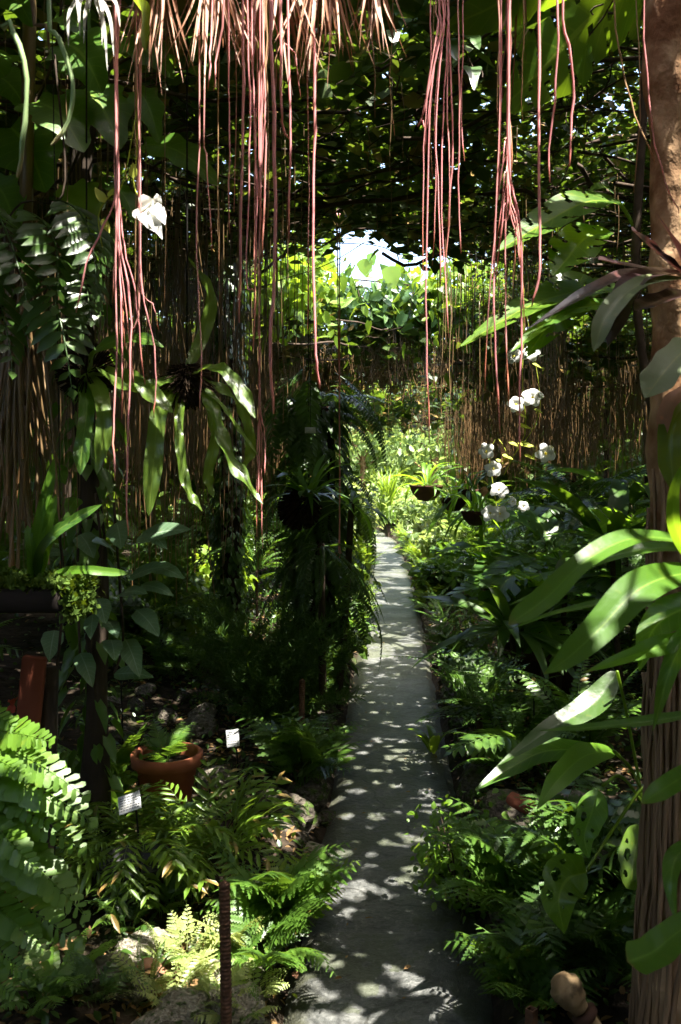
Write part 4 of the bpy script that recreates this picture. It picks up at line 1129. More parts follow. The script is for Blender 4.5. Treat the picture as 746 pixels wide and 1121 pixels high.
def upper_right():
    r = empty('split_leaf_climber', W(700, 330, 2.6), 'climbing plant with large split glossy leaves reaching from the upper right', 'climber')
    def cut(lobes, lo=.35, ph=0):
        def c(t, a): return abs(a) > lo and .12 < t < .93 and ((t * lobes + ph + .35 * abs(a)) % 1) > .80
        return c
    def pores(t, a): return .10 < abs(a) < .30 and .2 < t < .8 and ((t * 7 + .3) % 1) > .72 and a > 0
    both = lambda l, p: (lambda t, a: cut(l, .4, p)(t, a) or pores(t, a))
    leaf_at(r, 'leaf', [(705, -18), (650, 18), (598, 72), (547, 122)], [2.75, 2.72, 2.66, 2.6], 62, 'ovate', 'monstera', (.2, .6, .8), .10, .04, 80, 10, both(7, 0), label='largest split leaf with small holes, lit from above')
    leaf_at(r, 'leaf', [(650, -40), (585, -16), (530, 12), (487, 30)], [2.5, 2.5, 2.46, 2.42], 38, 'ovate', 'monstera', (0, .62, .8), .1, .04, 60, 8, None, label='whole pale underside of a leaf at the top edge')
    leaf_at(r, 'leaf', [(740, 20), (705, 10), (660, 40), (640, 70)], [2.9, 2.9, 2.85, 2.8], 34, 'ovate', 'monstera', (0, .6, .8), .1, .05, 60, 8, cut(6))
    leaf_at(r, 'leaf', [(677, 220), (640, 222), (590, 248), (545, 275)], [2.62, 2.58, 2.5, 2.42], 30, 'ovate', 'monstera', (.05, -.55, .85), .15, .05, 70, 10, cut(7, .3))
    stalk(r, 'petiole', [(700, 268), (690, 240), (677, 220)], 2.62, 2, 'bright')
    leaf_at(r, 'leaf', [(668, 253), (640, 262), (620, 285), (605, 302)], [2.6, 2.58, 2.52, 2.48], 30, 'ovate', 'monstera', (.1, -.5, .85), .2, .06, 60, 10, cut(6, .4))
    leaf_at(r, 'leaf', [(690, 318), (640, 318), (580, 335), (503, 380)], [2.65, 2.6, 2.5, 2.4], 30, 'ovate', 'monstera', (0, -.5, .87), .15, .06, 70, 10, cut(6, .3))
    leaf_at(r, 'leaf', [(640, 300), (622, 325), (605, 350), (575, 392)], [2.7, 2.65, 2.6, 2.52], 32, 'ovate', 'monstera', (.1, -.6, .8), .15, .05, 60, 10, cut(6, .3))
    leaf_at(r, 'leaf', [(690, 335), (650, 335), (610, 345), (560, 385)], [2.6, 2.55, 2.5, 2.42], 22, 'ovate', 'broad', (0, -.5, .87), .15, .05, 60, 8, cut(6, .35))
    leaf_at(r, 'leaf', [(645, 212), (660, 205), (672, 212)], [2.7, 2.66, 2.6], 10, 'ovate', 'blue', (.5, -.7, .5), .2, 0, 20, 3)
    stalk(r, 'stem', [(730, 520), (705, 400), (696, 300), (700, 200), (708, 60), (715, -40)], 2.62, 5, 'twig')
    stalk(r, 'petiole', [(697, 330), (680, 325), (668, 318)], 2.64, 2, 'bright')
    # bluish leaves behind the bundle
    r = empty('blue_leaf_vine', W(450, -10, 2.9), 'bluish round leaved vine hanging at the top, right of the fringe', 'vine')
    for b, t, hw in (((440, 0), (460, 32), 20), ((425, 15), (432, 45), 15), ((478, 45), (500, 62), 16), ((480, 70), (478, 85), 12), ((470, 20), (455, 5), 12), ((505, 35), (525, 50), 12), ((462, 85), (468, 100), 9), ((515, 75), (520, 95), 9), ((500, 5), (520, 20), 12)):
        lobed_leaf(r, b, t, 2.9, hw, 'blue', up=(random.uniform(-.3, .3), -.85, .5), lob=3)
    mb = MB(); tube(mb, rib([(430, -60), (445, 0), (475, 40), (500, 40), (520, 80)], 2.93, 20) - np.array(r.location), .004, 5); mb.obj('stem', M['twig'], r)
    # trunk at the right edge
    Yt = 2.3; bx = (738 - CX) / F * Yt
    r = empty('palm_trunk', (bx, Yt, gz(bx, Yt)), 'pale peeling tree trunk at the right edge wrapped in stringy roots', 'tree')
    mb = MB(); z = np.linspace(-.08, 3.05, 60)
    rr = .076 + .008 * np.sin(z * 5.1) + .006 * np.sin(z * 13) + .018 * np.exp(-z * 3)
    P = np.stack([.022 * np.sin(z * 1.5) + .01 * z, .02 * np.sin(z * 1.1), z], 1)
    tube(mb, P, rr, 22)
    V = mb.V[0]
    for i in range(len(V)):
        q = Vector(V[i]); d = noise.noise(q * 9) * .012 + noise.noise(Vector((q.x * 30, q.y * 30, q.z * 6))) * .006
        c = np.array([np.interp(q.z, z, P[:, 0]), np.interp(q.z, z, P[:, 1]), q.z]); n = V[i] - c
        V[i] = V[i] + unit(n) * d
    mb.obj('trunk', M['bark'], r)
    for k in range(46):
        a = random.uniform(0, 6.28); z0 = random.uniform(.9, 1.65); pts = []
        tw = random.uniform(-.5, .5)
        for zz in np.linspace(z0, -.03, 12):
            ra = .086 + random.uniform(-.004, .014) + .02 * math.exp(-max(zz, 0) * 4)
            aa = a + tw * (z0 - zz) * .5 + random.uniform(-.07, .07)
            pts.append((np.interp(zz, z, P[:, 0]) + ra * math.cos(aa), np.interp(zz, z, P[:, 1]) + ra * math.sin(aa), zz))
        mb = MB(); tube(mb, smooth_path(pts, 30), random.uniform(.003, .008), 6)
        mb.obj('clinging_root', M['rootdry'], r)
    # crown carried through the vine roof
    mb = MB(); n = 500; q = rand_dirs(n, .4) * R.uniform(.3, .9, (n, 1)) + np.array([0, 0, 3.7])
    q = q[open_to_sky(q + np.array(r.location), .08)]; n = len(q); cloud(mb, q, rand_dirs(n, -.2), rand_dirs(n, 1), .2, .12, 'oval'); mb.obj('crown', M['canopy'], r)
    # bronze plant on the trunk
    r = empty('bronze_epiphyte', W(738, 305, 2.2), 'dark bronze strap leaved plant growing on the pale trunk', 'plant')
    for pts, Y, hw, m, k in (([(748, 300), (722, 280), (692, 252)], [2.2, 2.12, 2.05], 13, 'bronze', 'blunt'), ([(745, 300), (690, 300), (640, 322), (575, 362)], [2.2, 2.1, 1.95, 1.85], 9, 'bronze', 'lance'),
                             ([(745, 298), (700, 305), (678, 335), (666, 378)], [2.2, 2.05, 1.95, 1.9], 13, 'bronze', 'strap'), ([(750, 305), (700, 312), (665, 345), (650, 385)], [2.2, 2.0, 1.9, 1.86], 11, 'greyleaf', 'strap'),
                             ([(735, 300), (690, 292), (655, 284)], [2.2, 2.15, 2.1], 7, 'bronze', 'blunt'), ([(752, 320), (720, 330), (695, 340)], [2.2, 2.1, 2.0], 12, 'bronze', 'strap'),
                             ([(760, 310), (740, 270), (720, 235)], [2.2, 2.1, 2.05], 9, 'bronze', 'lance')):
        leaf_at(r, 'leaf', pts, Y, hw, k, m, (.1, -.55, .85), .35, .05)
    leaf_at(r, 'leaf', [(762, 372), (735, 398), (706, 436)], [2.1, 2.02, 1.98], 19, 'strap', 'greyleaf', (-.3, -.8, .5), .2, .03, label='broad grey green leaf hanging before the trunk')
    leaf_at(r, 'leaf', [(758, 430), (735, 470), (738, 540)], [2.15, 2.08, 2.06], 13, 'strap', 'stag', (-.5, -.8, .3), .3, .1, label='yellowing old leaf drooping down the trunk')
    leaf_at(r, 'leaf', [(752, 420), (730, 450), (726, 490)], [2.15, 2.1, 2.08], 9, 'lance', 'dry', (-.5, -.8, .3), .3, .1)


def strap_plant():
    x0 = (800 - CX) / F * 1.62
    r = empty('strap_leaf_plant', (x0, 1.62, gz(x0, 1.62)), 'big arching strap leaved plant reaching in from the right edge', 'plant')
    mb = MB(); tube(mb, smooth_path([(0, 0, -.05), (.02, .02, .6), (0, 0, 1.55)], 16), np.linspace(.028, .02, 16), 9); mb.obj('stem', M['bark'], r)
    L = lambda pts, Y, hw, k='strap', m='strap', up=(0, -.55, .85), fold=.25, **kw: leaf_at(r, 'leaf', pts, Y, hw * .79, k, m, up, fold, .06, 34, 3, **kw)
    L([(800, 610), (745, 592), (690, 590), (640, 615), (598, 655), (557, 684)], [1.62, 1.55, 1.5, 1.45, 1.42, 1.4], 17, 'blunt', label='sunlit strap leaf arching furthest left with a blunt end')
    L([(800, 620), (735, 600), (660, 612), (610, 640), (556, 663)], [1.62, 1.58, 1.58, 1.6, 1.6], 12, 'lance', 'broad')
    L([(805, 630), (750, 628), (700, 645), (655, 690), (620, 722), (596, 738)], [1.62, 1.5, 1.42, 1.38, 1.36, 1.35], 25, 'lance', 'strap', (.1, -.7, .7))
    L([(800, 690), (745, 702), (700, 715), (640, 736)], [1.62, 1.5, 1.45, 1.4], 15, 'lance', 'strap', (0, -.75, .65))
    L([(800, 650), (745, 668), (715, 690), (700, 735)], [1.62, 1.58, 1.55, 1.52], 25, 'lance', 'broad', (-.3, -.8, .4))
    L([(800, 660), (760, 690), (735, 730), (715, 800)], [1.62, 1.5, 1.45, 1.45], 16, 'lance', 'broad', (-.5, -.8, .3))
    L([(800, 820), (745, 852), (702, 880)], [1.62, 1.42, 1.36], 14, 'strap', 'strap', (0, -.7, .7))
    L([(800, 985), (746, 1018), (715, 1042), (687, 1053)], [1.62, 1.4, 1.34, 1.3], 21, 'blunt', 'strap', (0, -.75, .65), label='short bright blunt leaf low at the right edge')
    L([(800, 770), (735, 786), (650, 796), (590, 800)], [1.62, 1.65, 1.7, 1.75], 9, 'lance', 'broad')
    L([(790, 660), (745, 590), (738, 545), (750, 500)], [1.62, 1.5, 1.46, 1.44], 10, 'lance', 'strap', (-.6, -.8, .1))
    L([(800, 700), (700, 660), (620, 668), (555, 690)], [1.62, 1.7, 1.75, 1.8], 7, 'lance', 'broad')
    L([(800, 930), (750, 930), (735, 960), (740, 1010)], [1.62, 1.5, 1.45, 1.42], 14, 'lance', 'broad', (-.6, -.7, .3))
    # leaves rooted behind the trunk
    x1 = (705 - CX) / F * 2.75
    r2 = empty('torn_leaf_plant', (x1, 2.75, gz(x1, 2.75)), 'plant with torn holed leaves on long arching stalks before the trunk', 'plant')
    hol = lambda t, a: any(((t - c) / p) ** 2 + ((a - d) / q) ** 2 < 1 + .35 * math.sin(9 * t + 7 * a) for c, d, p, q in ((.42, .42, .06, .2), (.64, .55, .045, .17), (.55, -.5, .03, .12), (.75, -.3, .025, .1), (.56, 1.0, .05, .2), (.3, .7, .02, .1)))
    def D(pts, Y, hw, m, up=(0, -.6, .8), cut=None, label=None, k='ovate'): leaf_at(r2, 'leaf', pts, Y, hw, k, m, up, .2, .05, 70 if cut else 36, 14 if cut else 6, cut, label)
    D([(672, 822), (640, 828), (610, 855), (588, 886)], [2.7, 2.55, 2.45, 2.4], 15, 'strap', (0, -.7, .7), label='pale green leaf hanging to a point')
    D([(660, 822), (600, 822), (560, 840), (520, 865)], [2.75, 2.7, 2.65, 2.6], 15, 'broad')
    D([(676, 735), (650, 770), (600, 800), (545, 838)], [2.75, 2.7, 2.65, 2.6], 15, 'dark')
    D([(642, 955), (622, 962), (612, 985), (618, 1022)], [2.6, 2.55, 2.5, 2.48], 26, 'monstera', (-.3, -.85, .2), hol, 'torn yellow green leaf folded at the end of its stalk')
    D([(655, 865), (648, 890), (640, 915), (645, 940)], [2.75, 2.72, 2.7, 2.68], 16, 'broad', (-.2, -.9, .2), hol, 'dark leaf full of holes')
    D([(705, 905), (696, 930), (692, 960), (695, 975)], [2.75, 2.7, 2.66, 2.66], 18, 'stag', (-.1, -.9, .2), hol)
    for pts in ([(705, 860), (690, 880), (660, 925), (640, 957)], [(700, 860), (690, 840), (672, 822)], [(705, 880), (680, 850), (660, 860)], [(712, 1010), (706, 900), (690, 800), (676, 735)], [(712, 1010), (710, 940), (705, 905)]):
        stalk(r2, 'petiole', pts, [2.75] * (len(pts) - 1) + [2.65], 1.8, 'bright')


def left_middle():
    # wavy leaved epiphyte
    r = empty('wavy_leaf_epiphyte', W(205, 412, 2.55), 'hanging epiphyte with long wavy edged leaves, one tip brightly sunlit', 'plant')
    for pts, Y, hw, rip in (([(205, 415), (230, 440), (252, 500), (288, 552)], [2.55, 2.5, 2.42, 2.36], 10, .5), ([(200, 420), (196, 470), (204, 530), (222, 560)], [2.55, 2.48, 2.44, 2.42], 7, .6),
                            ([(205, 410), (238, 402), (262, 425), (280, 458)], [2.55, 2.45, 2.4, 2.36], 11, .2), ([(200, 410), (170, 420), (140, 425), (105, 402)], [2.55, 2.5, 2.46, 2.42], 11, .15),
                            ([(195, 418), (175, 450), (168, 510), (163, 565)], [2.55, 2.5, 2.46, 2.44], 13, .2), ([(205, 405), (225, 360), (230, 320), (205, 280)], [2.55, 2.6, 2.6, 2.55], 10, .2),
                            ([(215, 410), (260, 440), (275, 490), (262, 520)], [2.55, 2.6, 2.65, 2.65], 8, .5), ([(210, 415), (235, 470), (228, 520), (234, 545)], [2.55, 2.6, 2.6, 2.6], 8, .5),
                            ([(205, 410), (240, 440), (262, 470), (284, 500)], [2.55, 2.5, 2.5, 2.5], 4, .4)):
        leaf_at(r, 'leaf', pts, Y, hw * .74, 'strap', 'stag', (random.uniform(-.2, .4), -.6, .75), .12, rip, 34, 3, freq=30)
    mb = MB()
    for _ in range(620):
        a = rand_dirs(1)[0] * np.array([.05, .05, .06]); tube(mb, [a * .5, a * 1.1 + np.array([random.uniform(-.03, .03), 0, -.03])], .0018, 4, False)
    mb.obj('root_ball', M['fibre'], r)
    mb = MB(); tube(mb, smooth_path([(0, 0, .05), (0, 0, 1.3)], 4), .0025, 4); mb.obj('hanging_wire', M['wire'], r)
    r = empty('broad_strap_epiphyte', W(95, 408, 2.6), 'hanging plant with broad olive strap leaves left of the wavy leaved one', 'plant')
    for pts, hw, m in (([(95, 408), (110, 430), (114, 470), (106, 520)], 11, 'stag'), ([(98, 405), (140, 412), (165, 430), (190, 452)], 12, 'stag'), ([(92, 410), (95, 450), (90, 490), (88, 520)], 11, 'broad'), ([(96, 405), (110, 380), (150, 370), (180, 380)], 9, 'broad')):
        leaf_at(r, 'leaf', pts, [2.6, 2.5, 2.46, 2.44], hw * .75, 'strap', m, (.2, -.85, .4), .12, .25, 30, 3)
    mb = MB(); tube(mb, smooth_path([(0, 0, 0), (0, 0, 1.25)], 4), .0025, 4); mb.obj('hanging_wire', M['wire'], r)
    mb = MB()
    for _ in range(420):
        a = rand_dirs(1)[0] * .08; tube(mb, [a * .5, a * 1.1], .0018, 4, False)
    mb.obj('root_ball', M['fibre'], r)
    # bundle of dry roots at far left
    o0 = W(28, 250, 2.7); mb = MB()
    for _ in range(70):
        a, b = random.gauss(25, 16), random.gauss(22, 20); e = random.uniform(420, 640)
        P = smooth_path([W(a, 250, 2.7) , W((a + b) / 2 + random.uniform(-12, 12), (250 + e) / 2, 2.7 + random.uniform(-.1, .1)), W(b, e, 2.68 + random.uniform(-.1, .1))], 16)
        tube(mb, P - o0, random.uniform(.002, .006), 5, False)
    tube(mb, smooth_path([(0, 0, -.05), (0, .05, .9)], 5), .02, 6)
    o = mb.obj('dry_root_bundle', M['thin']); o.location = o0
    tag(o, 'thick tangled bundle of pale dry roots hanging at the left edge', 'roots')
    # mossy shelf
    Yc = 2.45; c = W(-10, 652, Yc)
    r = empty('mossy_shelf', c, 'blackened wooden board hung at the left edge and topped with moss', 'shelf')
    mb = MB(); box_mb(mb, (0, 0, 0), .46, .22, .062, .008); mb.obj('board', M['plank'], r)
    mb = MB(); n = 3800
    q = np.stack([R.uniform(-.23, .24, n), R.uniform(-.115, .11, n), .03 + np.abs(R.normal(0, .012, n))], 1)
    e = R.random(n) < .25; q[e, 0] = .23 + np.abs(R.normal(0, .012, e.sum())); q[e, 2] = R.uniform(-.05, .05, e.sum())
    cloud(mb, q, rand_dirs(n, .5), rand_dirs(n, .6), .022, .014, 'diamond'); mb.obj('moss', M['moss'], r)['kind'] = 'stuff'
    for sx in (-.2, .19):
        mb = MB(); tube(mb, [(sx, 0, .02), (sx * .9, .02, .8), (sx * .8, .02, 1.9)], .0015, 5); mb.obj('hanging_wire', M['wire'], r)
    r = empty('shelf_bromeliad', W(38, 634, 2.42), 'upright strap leaved plant growing from the moss of the hung board', 'plant')
    for pts, hw, m in (([(38, 632), (42, 590), (50, 550), (60, 500)], 6, 'strap'), ([(36, 632), (34, 600), (30, 575)], 5, 'broad'), ([(42, 632), (55, 590), (80, 570), (112, 552)], 6, 'broad'), ([(45, 630), (52, 580), (62, 540)], 5, 'strap'),
                       ([(32, 632), (40, 580), (54, 530), (58, 515)], 5, 'strap'), ([(60, 627), (90, 624), (115, 626), (142, 628)], 5, 'strap'), ([(40, 632), (46, 600), (70, 575), (75, 560)], 5, 'dark')):
        leaf_at(r, 'leaf', pts, [2.42] + [2.36] * (len(pts) - 1), hw, 'strap', m, (.3, -.85, .4), .25, .02, 22, 2)
    # reddish boards under it, trunk with silver leaved climber
    x = (22 - CX) / F * 2.9
    r = empty('reddish_board', (x, 2.9, gz(x, 2.9)), 'leaning reddish brown board standing below the mossy shelf', 'board')
    mb = MB(); box_mb(mb, (0, 0, .42), .075, .03, .95, .006, Matrix.Rotation(.1, 3, 'Y')); mb.obj('plank', M['redwood'], r)
    mb = MB(); box_mb(mb, (.075, .04, .40), .05, .03, .9, .006, Matrix.Rotation(.02, 3, 'Y')); mb.obj('plank', M['darkbark'], r)
    x = (97 - CX) / F * 3.4
    r = empty('dark_tree', (x, 3.4, gz(x, 3.4)), 'dark slender tree trunk at left, rising from the bed into the vine roof', 'tree')
    mb = MB(); z = np.linspace(-.1, 3.2, 40); tube(mb, np.stack([.03 * np.sin(z * 2), .03 * np.cos(z * 1.7), z], 1), .045 + .008 * np.sin(z * 7) + .03 * np.exp(-np.abs(z) * 4), 12); mb.obj('trunk', M['darkbark'], r)
    mb = MB(); n = 260; a = R.uniform(0, 6.28, n); q = np.stack([np.cos(a) * .07, np.sin(a) * .07, R.uniform(.1, 2.6, n)], 1) + R.normal(0, .03, (n, 3)); cloud(mb, q, np.stack([np.cos(a) * .7, np.sin(a) * .7, -1 + 0 * a], 1), np.stack([np.cos(a), np.sin(a), .5 + 0 * a], 1) + R.normal(0, .35, (n, 3)), .08 * R.uniform(.6, 1.5, n), .045, 'heart'); mb.obj('creeper', M['fern'], r)['kind'] = 'stuff'
    mb = MB(); n = 400; q = rand_dirs(n, .4) * R.uniform(.3, .8, (n, 1)) + np.array([0, 0, 3.6]); q = q[open_to_sky(q + np.array(r.location), .08)]; n = len(q); cloud(mb, q, rand_dirs(n, -.2), rand_dirs(n, 1), .2, .12, 'oval'); mb.obj('crown', M['canopy'], r)
    r = empty('silver_leaf_climber', W(105, 640, 3.2), 'climber with oval silver marked leaves hanging at left under the pink roots', 'climber')
    for px, py, ang, L, hw in ((150, 590, -10, 60, 14), (125, 602, 200, 26, 10), (165, 620, 20, 40, 9), (142, 632, -15, 46, 11), (108, 655, 75, 30, 11), (102, 672, 95, 28, 10), (150, 668, 50, 38, 12), (122, 700, 80, 24, 11), (138, 700, 70, 44, 12), (88, 715, 70, 40, 11), (125, 738, 5, 44, 9),
                               (88, 585, 60, 30, 12), (128, 572, 80, 30, 14), (160, 582, 40, 30, 9), (75, 605, 170, 36, 8), (155, 640, 20, 38, 8), (60, 690, 100, 34, 12), (118, 680, 60, 22, 9), (132, 650, 0, 30, 8), (105, 620, 110, 26, 10)):
        a = math.radians(ang); t = (px + math.cos(a) * L, py + math.sin(a) * L)
        leaf_at(r, 'leaf', [(px, py), ((px + t[0]) / 2, (py + t[1]) / 2 - 3), t], [3.2, 3.12, 3.06], hw, 'ovate', 'varieg', (random.uniform(-.3, .3), -.7, .6), .12, .03, 16, 2)
    mb = MB()
    for pts in ([(105, 540), (112, 620), (100, 700), (105, 760)], [(125, 550), (130, 620), (135, 700), (125, 740)], [(90, 560), (85, 620), (88, 720)]):
        tube(mb, rib(pts, 3.24, 20) - np.array(r.location), .005, 5)
    mb.obj('stem', M['twig'], r)
    r = empty('silver_leaf_climber', W(60, 560, 3.0), 'sparse climber with dark heart leaves between dry roots and silver climber', 'climber')
    for px, py, ang, L, hw in ((15, 535, 95, 32, 11), (48, 560, 40, 26, 10), (110, 480, 80, 22, 10), (85, 545, 120, 24, 9), (60, 510, 60, 24, 9), (30, 470, 100, 24, 10)):
        a = math.radians(ang); t = (px + math.cos(a) * L, py + math.sin(a) * L)
        leaf_at(r, 'leaf', [(px, py), ((px + t[0]) / 2, (py + t[1]) / 2 - 3), t], [3.0, 2.94, 2.9], hw, 'ovate', 'broad', (random.uniform(-.3, .3), -.7, .6), .12, .03, 16, 2)
    mb = MB(); tube(mb, rib([(20, 400), (40, 480), (60, 560), (70, 640), (60, 760)], 3.04, 20) - np.array(r.location), .005, 5); mb.obj('stem', M['twig'], r)
    # creeper covered column
    x = (250 - CX) / F * 6.8
    r = empty('creeper_column', (x, 6.8, gz(x, 6.8)), 'upright dark trunk wrapped in small leaved creeper, left of the path', 'tree')
    mb = MB(); z = np.linspace(-.1, 3.2, 30); tube(mb, np.stack([.03 * np.sin(z), 0 * z, z], 1), .08, 12); mb.obj('trunk', M['darkbark'], r)
    mb = MB(); n = 2600; a = R.uniform(0, 6.28, n); zz = R.uniform(.1, 3.1, n); q = np.stack([np.cos(a) * .1, np.sin(a) * .1, zz], 1) * np.array([1, 1, 1]) + R.normal(0, .02, (n, 3))
    cloud(mb, q, np.stack([np.cos(a) * .6, np.sin(a) * .6, -np.ones(n)], 1), np.stack([np.cos(a), np.sin(a), .4 + 0 * a], 1) + R.normal(0, .3, (n, 3)), .06 * R.uniform(.6, 1.3, n), .04, 'oval'); mb.obj('creeper', M['dark'], r)['kind'] = 'stuff'
    # dark tree fern like mass in the middle
    x = (348 - CX) / F * 6.2
    r = empty('shaggy_stump', (x, 6.2, gz(x, 6.2)), 'tall dark shaggy trunk skirted with hanging fern fronds beside the path', 'tree')
    mb = MB(); z = np.linspace(-.1, 1.95, 30); tube(mb, np.stack([.04 * np.sin(z), 0 * z, z], 1), .11 - .02 * z, 14); mb.obj('trunk', M['fibre'], r)
    mb = MB(); n = 1500; a = R.uniform(0, 6.28, n); q = np.stack([np.cos(a) * .15, np.sin(a) * .15, R.uniform(.1, 2.1, n)], 1) + R.normal(0, .03, (n, 3)); cloud(mb, q, np.stack([np.cos(a), np.sin(a), -1.2 + 0 * a], 1), np.stack([np.cos(a), np.sin(a), .5 + 0 * a], 1) + R.normal(0, .3, (n, 3)), .09 * R.uniform(.6, 1.4, n), .04, 'oval'); mb.obj('creeper', M['dark'], r)['kind'] = 'stuff'
    for k in range(80):
        a = random.uniform(0, 6.28); h = random.uniform(.75, 2.35); b = np.array([x + .12 * math.cos(a), 6.2 + .12 * math.sin(a), h])
        rr = random.uniform(.16, .42); place(r, random.choice(PR['darksword']), 'frond', b, b + np.array([rr * math.cos(a), rr * math.sin(a), -random.uniform(.25, .6)]), random.uniform(-.4, .4))
    for k in range(10):
        b = W(random.uniform(305, 345), random.uniform(400, 455), 5.0); place(r, random.choice(PR['big']), 'pinnate_leaf', b, b + np.array([random.uniform(-.06, .1), random.uniform(-.2, 0), -random.uniform(.3, .45)]), random.uniform(-.5, .5), 1.0)
    for k in range(16):
        a = random.uniform(0, 6.28); b = np.array([x + .05 * math.cos(a), 6.2 + .05 * math.sin(a), 2.0]); rr = random.uniform(.3, .55)
        place(r, random.choice(PR['darksword']), 'frond', b, b + np.array([rr * math.cos(a), rr * math.sin(a), random.uniform(-.3, .1)]), random.uniform(-.4, .4))
    c = W(338, 545, 5.4)
    r = tuft('basket_bromeliad', 'green rosette plant in a dark hanging root ball before the shaggy trunk', 'plant', c, 'bluestrap+darkstrap', 30, (.12, .3), (-.12, .26), 'leaf', None, (3.3, 6.6), .03)
    mb = MB()
    for _ in range(300):
        a = rand_dirs(1)[0] * np.array([.12, .1, .12]) + np.array([-.05, .03, -.06]); tube(mb, [a * .6, a * 1.1], .006, 4, False)
    mb.obj('root_ball', M['fibre'], r)
    mb = MB(); tube(mb, [(0, .02, 0), (0, .02, .8), (0, .02, 1.75)], .003, 4); mb.obj('hanging_wire', M['wire'], r)
    tuft('basket_fern', 'dark glossy leaved plant hanging right of the green rosette', 'plant', W(385, 555, 5.8), 'darkstrap', 16, (.15, .3), (-.3, .1), 'leaf', None, crown=.02, stem=(.02, -.1, .3))
    tuft('hanging_palm', 'drooping pinnate plant below the green rosette', 'plant', W(352, 600, 5.3), 'darksword', 14, (.12, .3), (-.35, -.05), 'frond', None, stem=(.02, 0, .5))
    # tag on a stem
    r = empty('plant_tag', W(340, 471, 4.6), 'small grey tag hanging high beside the shaggy trunk', 'label')
    mb = MB(); box_mb(mb, (0, 0, 0), .055, .003, .03, .001); mb.obj('plate', M['plate'], r)
    mb = MB(); tube(mb, [(0, .003, .01), (0, .003, .7), (0, .003, 1.55)], .0015, 4); mb.obj('wire', M['wire'], r)


def right_middle():
    r = empty('flowering_vine', W(575, 340, 4.6), 'trailing vine with clusters of white trumpet flowers hanging right of the path', 'vine')
    stalk(r, 'stem', [(574, -60), (572, 200), (574, 340), (572, 420), (576, 470), (562, 500), (552, 520)], 4.6, .5, 'bud')
    stalk(r, 'stem', [(574, 330), (590, 420), (590, 455), (577, 480), (565, 495)], 4.62, .4, 'bud')
    stalk(r, 'stem', [(560, 505), (545, 480), (536, 500), (540, 530), (545, 562)], 4.62, .45, 'bud')
    for px, py, d in ((563, 390, .085), (582, 387, .10), (565, 443, .085), (583, 436, .105), (597, 496, .10), (532, 494, .085), (540, 513, .085), (546, 537, .095), (537, 562, .09), (548, 562, .09), (573, 555, .06), (561, 549, .05)):
        flower(r, W(px, py, 4.55), (random.uniform(-.6, .4), -1, random.uniform(-.3, .5)), d)
    for px, py, q in ((575, 467, 8), (577, 487, 10), (563, 486, 6), (588, 400, 5), (572, 455, 5), (580, 500, 6), (548, 505, 5), (530, 528, 5), (556, 500, 6), (590, 450, 5)):
        leaf_at(r, 'bud', [(px - q, py - 2), (px, py), (px + q, py + 3)], 4.57, q * .5, 'ovate', 'bud', n=8, nc=1)
    for px, py in ((550, 506), (528, 538)):
        leaf_at(r, 'withered_flower', [(px, py - 5), (px + 2, py), (px + 1, py + 6)], 4.57, 5, 'ovate', 'litter', n=8, nc=1, ripple=.4)
    # hanging baskets
    for px, py, Y, s, lab in ((467, 533, 8.2, 1.0, 'hanging dark bowl with a spiky plant, nearest the bright end of the path'), (497, 547, 6.3, .62, 'hanging dark bowl with trailing straps, middle one of three'), (521, 562, 5.7, .6, 'hanging dark ball shaped basket behind the white flowers'), (514, 538, 6.0, .5, 'hanging dark root ball tucked among the three bowls')):
        c = W(px, py, Y)
        r = tuft('hanging_planter', lab, 'hanging planter', c, 'strap+darkstrap', 22, (.12, .38 * s), (-.28, .22), 'leaf', 'hanging planters right of the path', crown=.03)
        mb = MB(); lathe(mb, [(.001, -.13 * s), (.07 * s, -.12 * s), (.125 * s, -.06 * s), (.15 * s, 0), (.155 * s, .015), (.14 * s, .015), (.10 * s, -.03), (.001, -.03)], 24); mb.obj('bowl', M['darkpot'], r)
        for k in range(3):
            a = k * 2.1; mb = MB(); tube(mb, [(.15 * s * math.cos(a), .15 * s * math.sin(a), .01), (.03 * math.cos(a), .03 * math.sin(a), .45), (0, 0, 3.15 - c[2])], .0012, 4); mb.obj('hanging_wire', M['wire'], r)


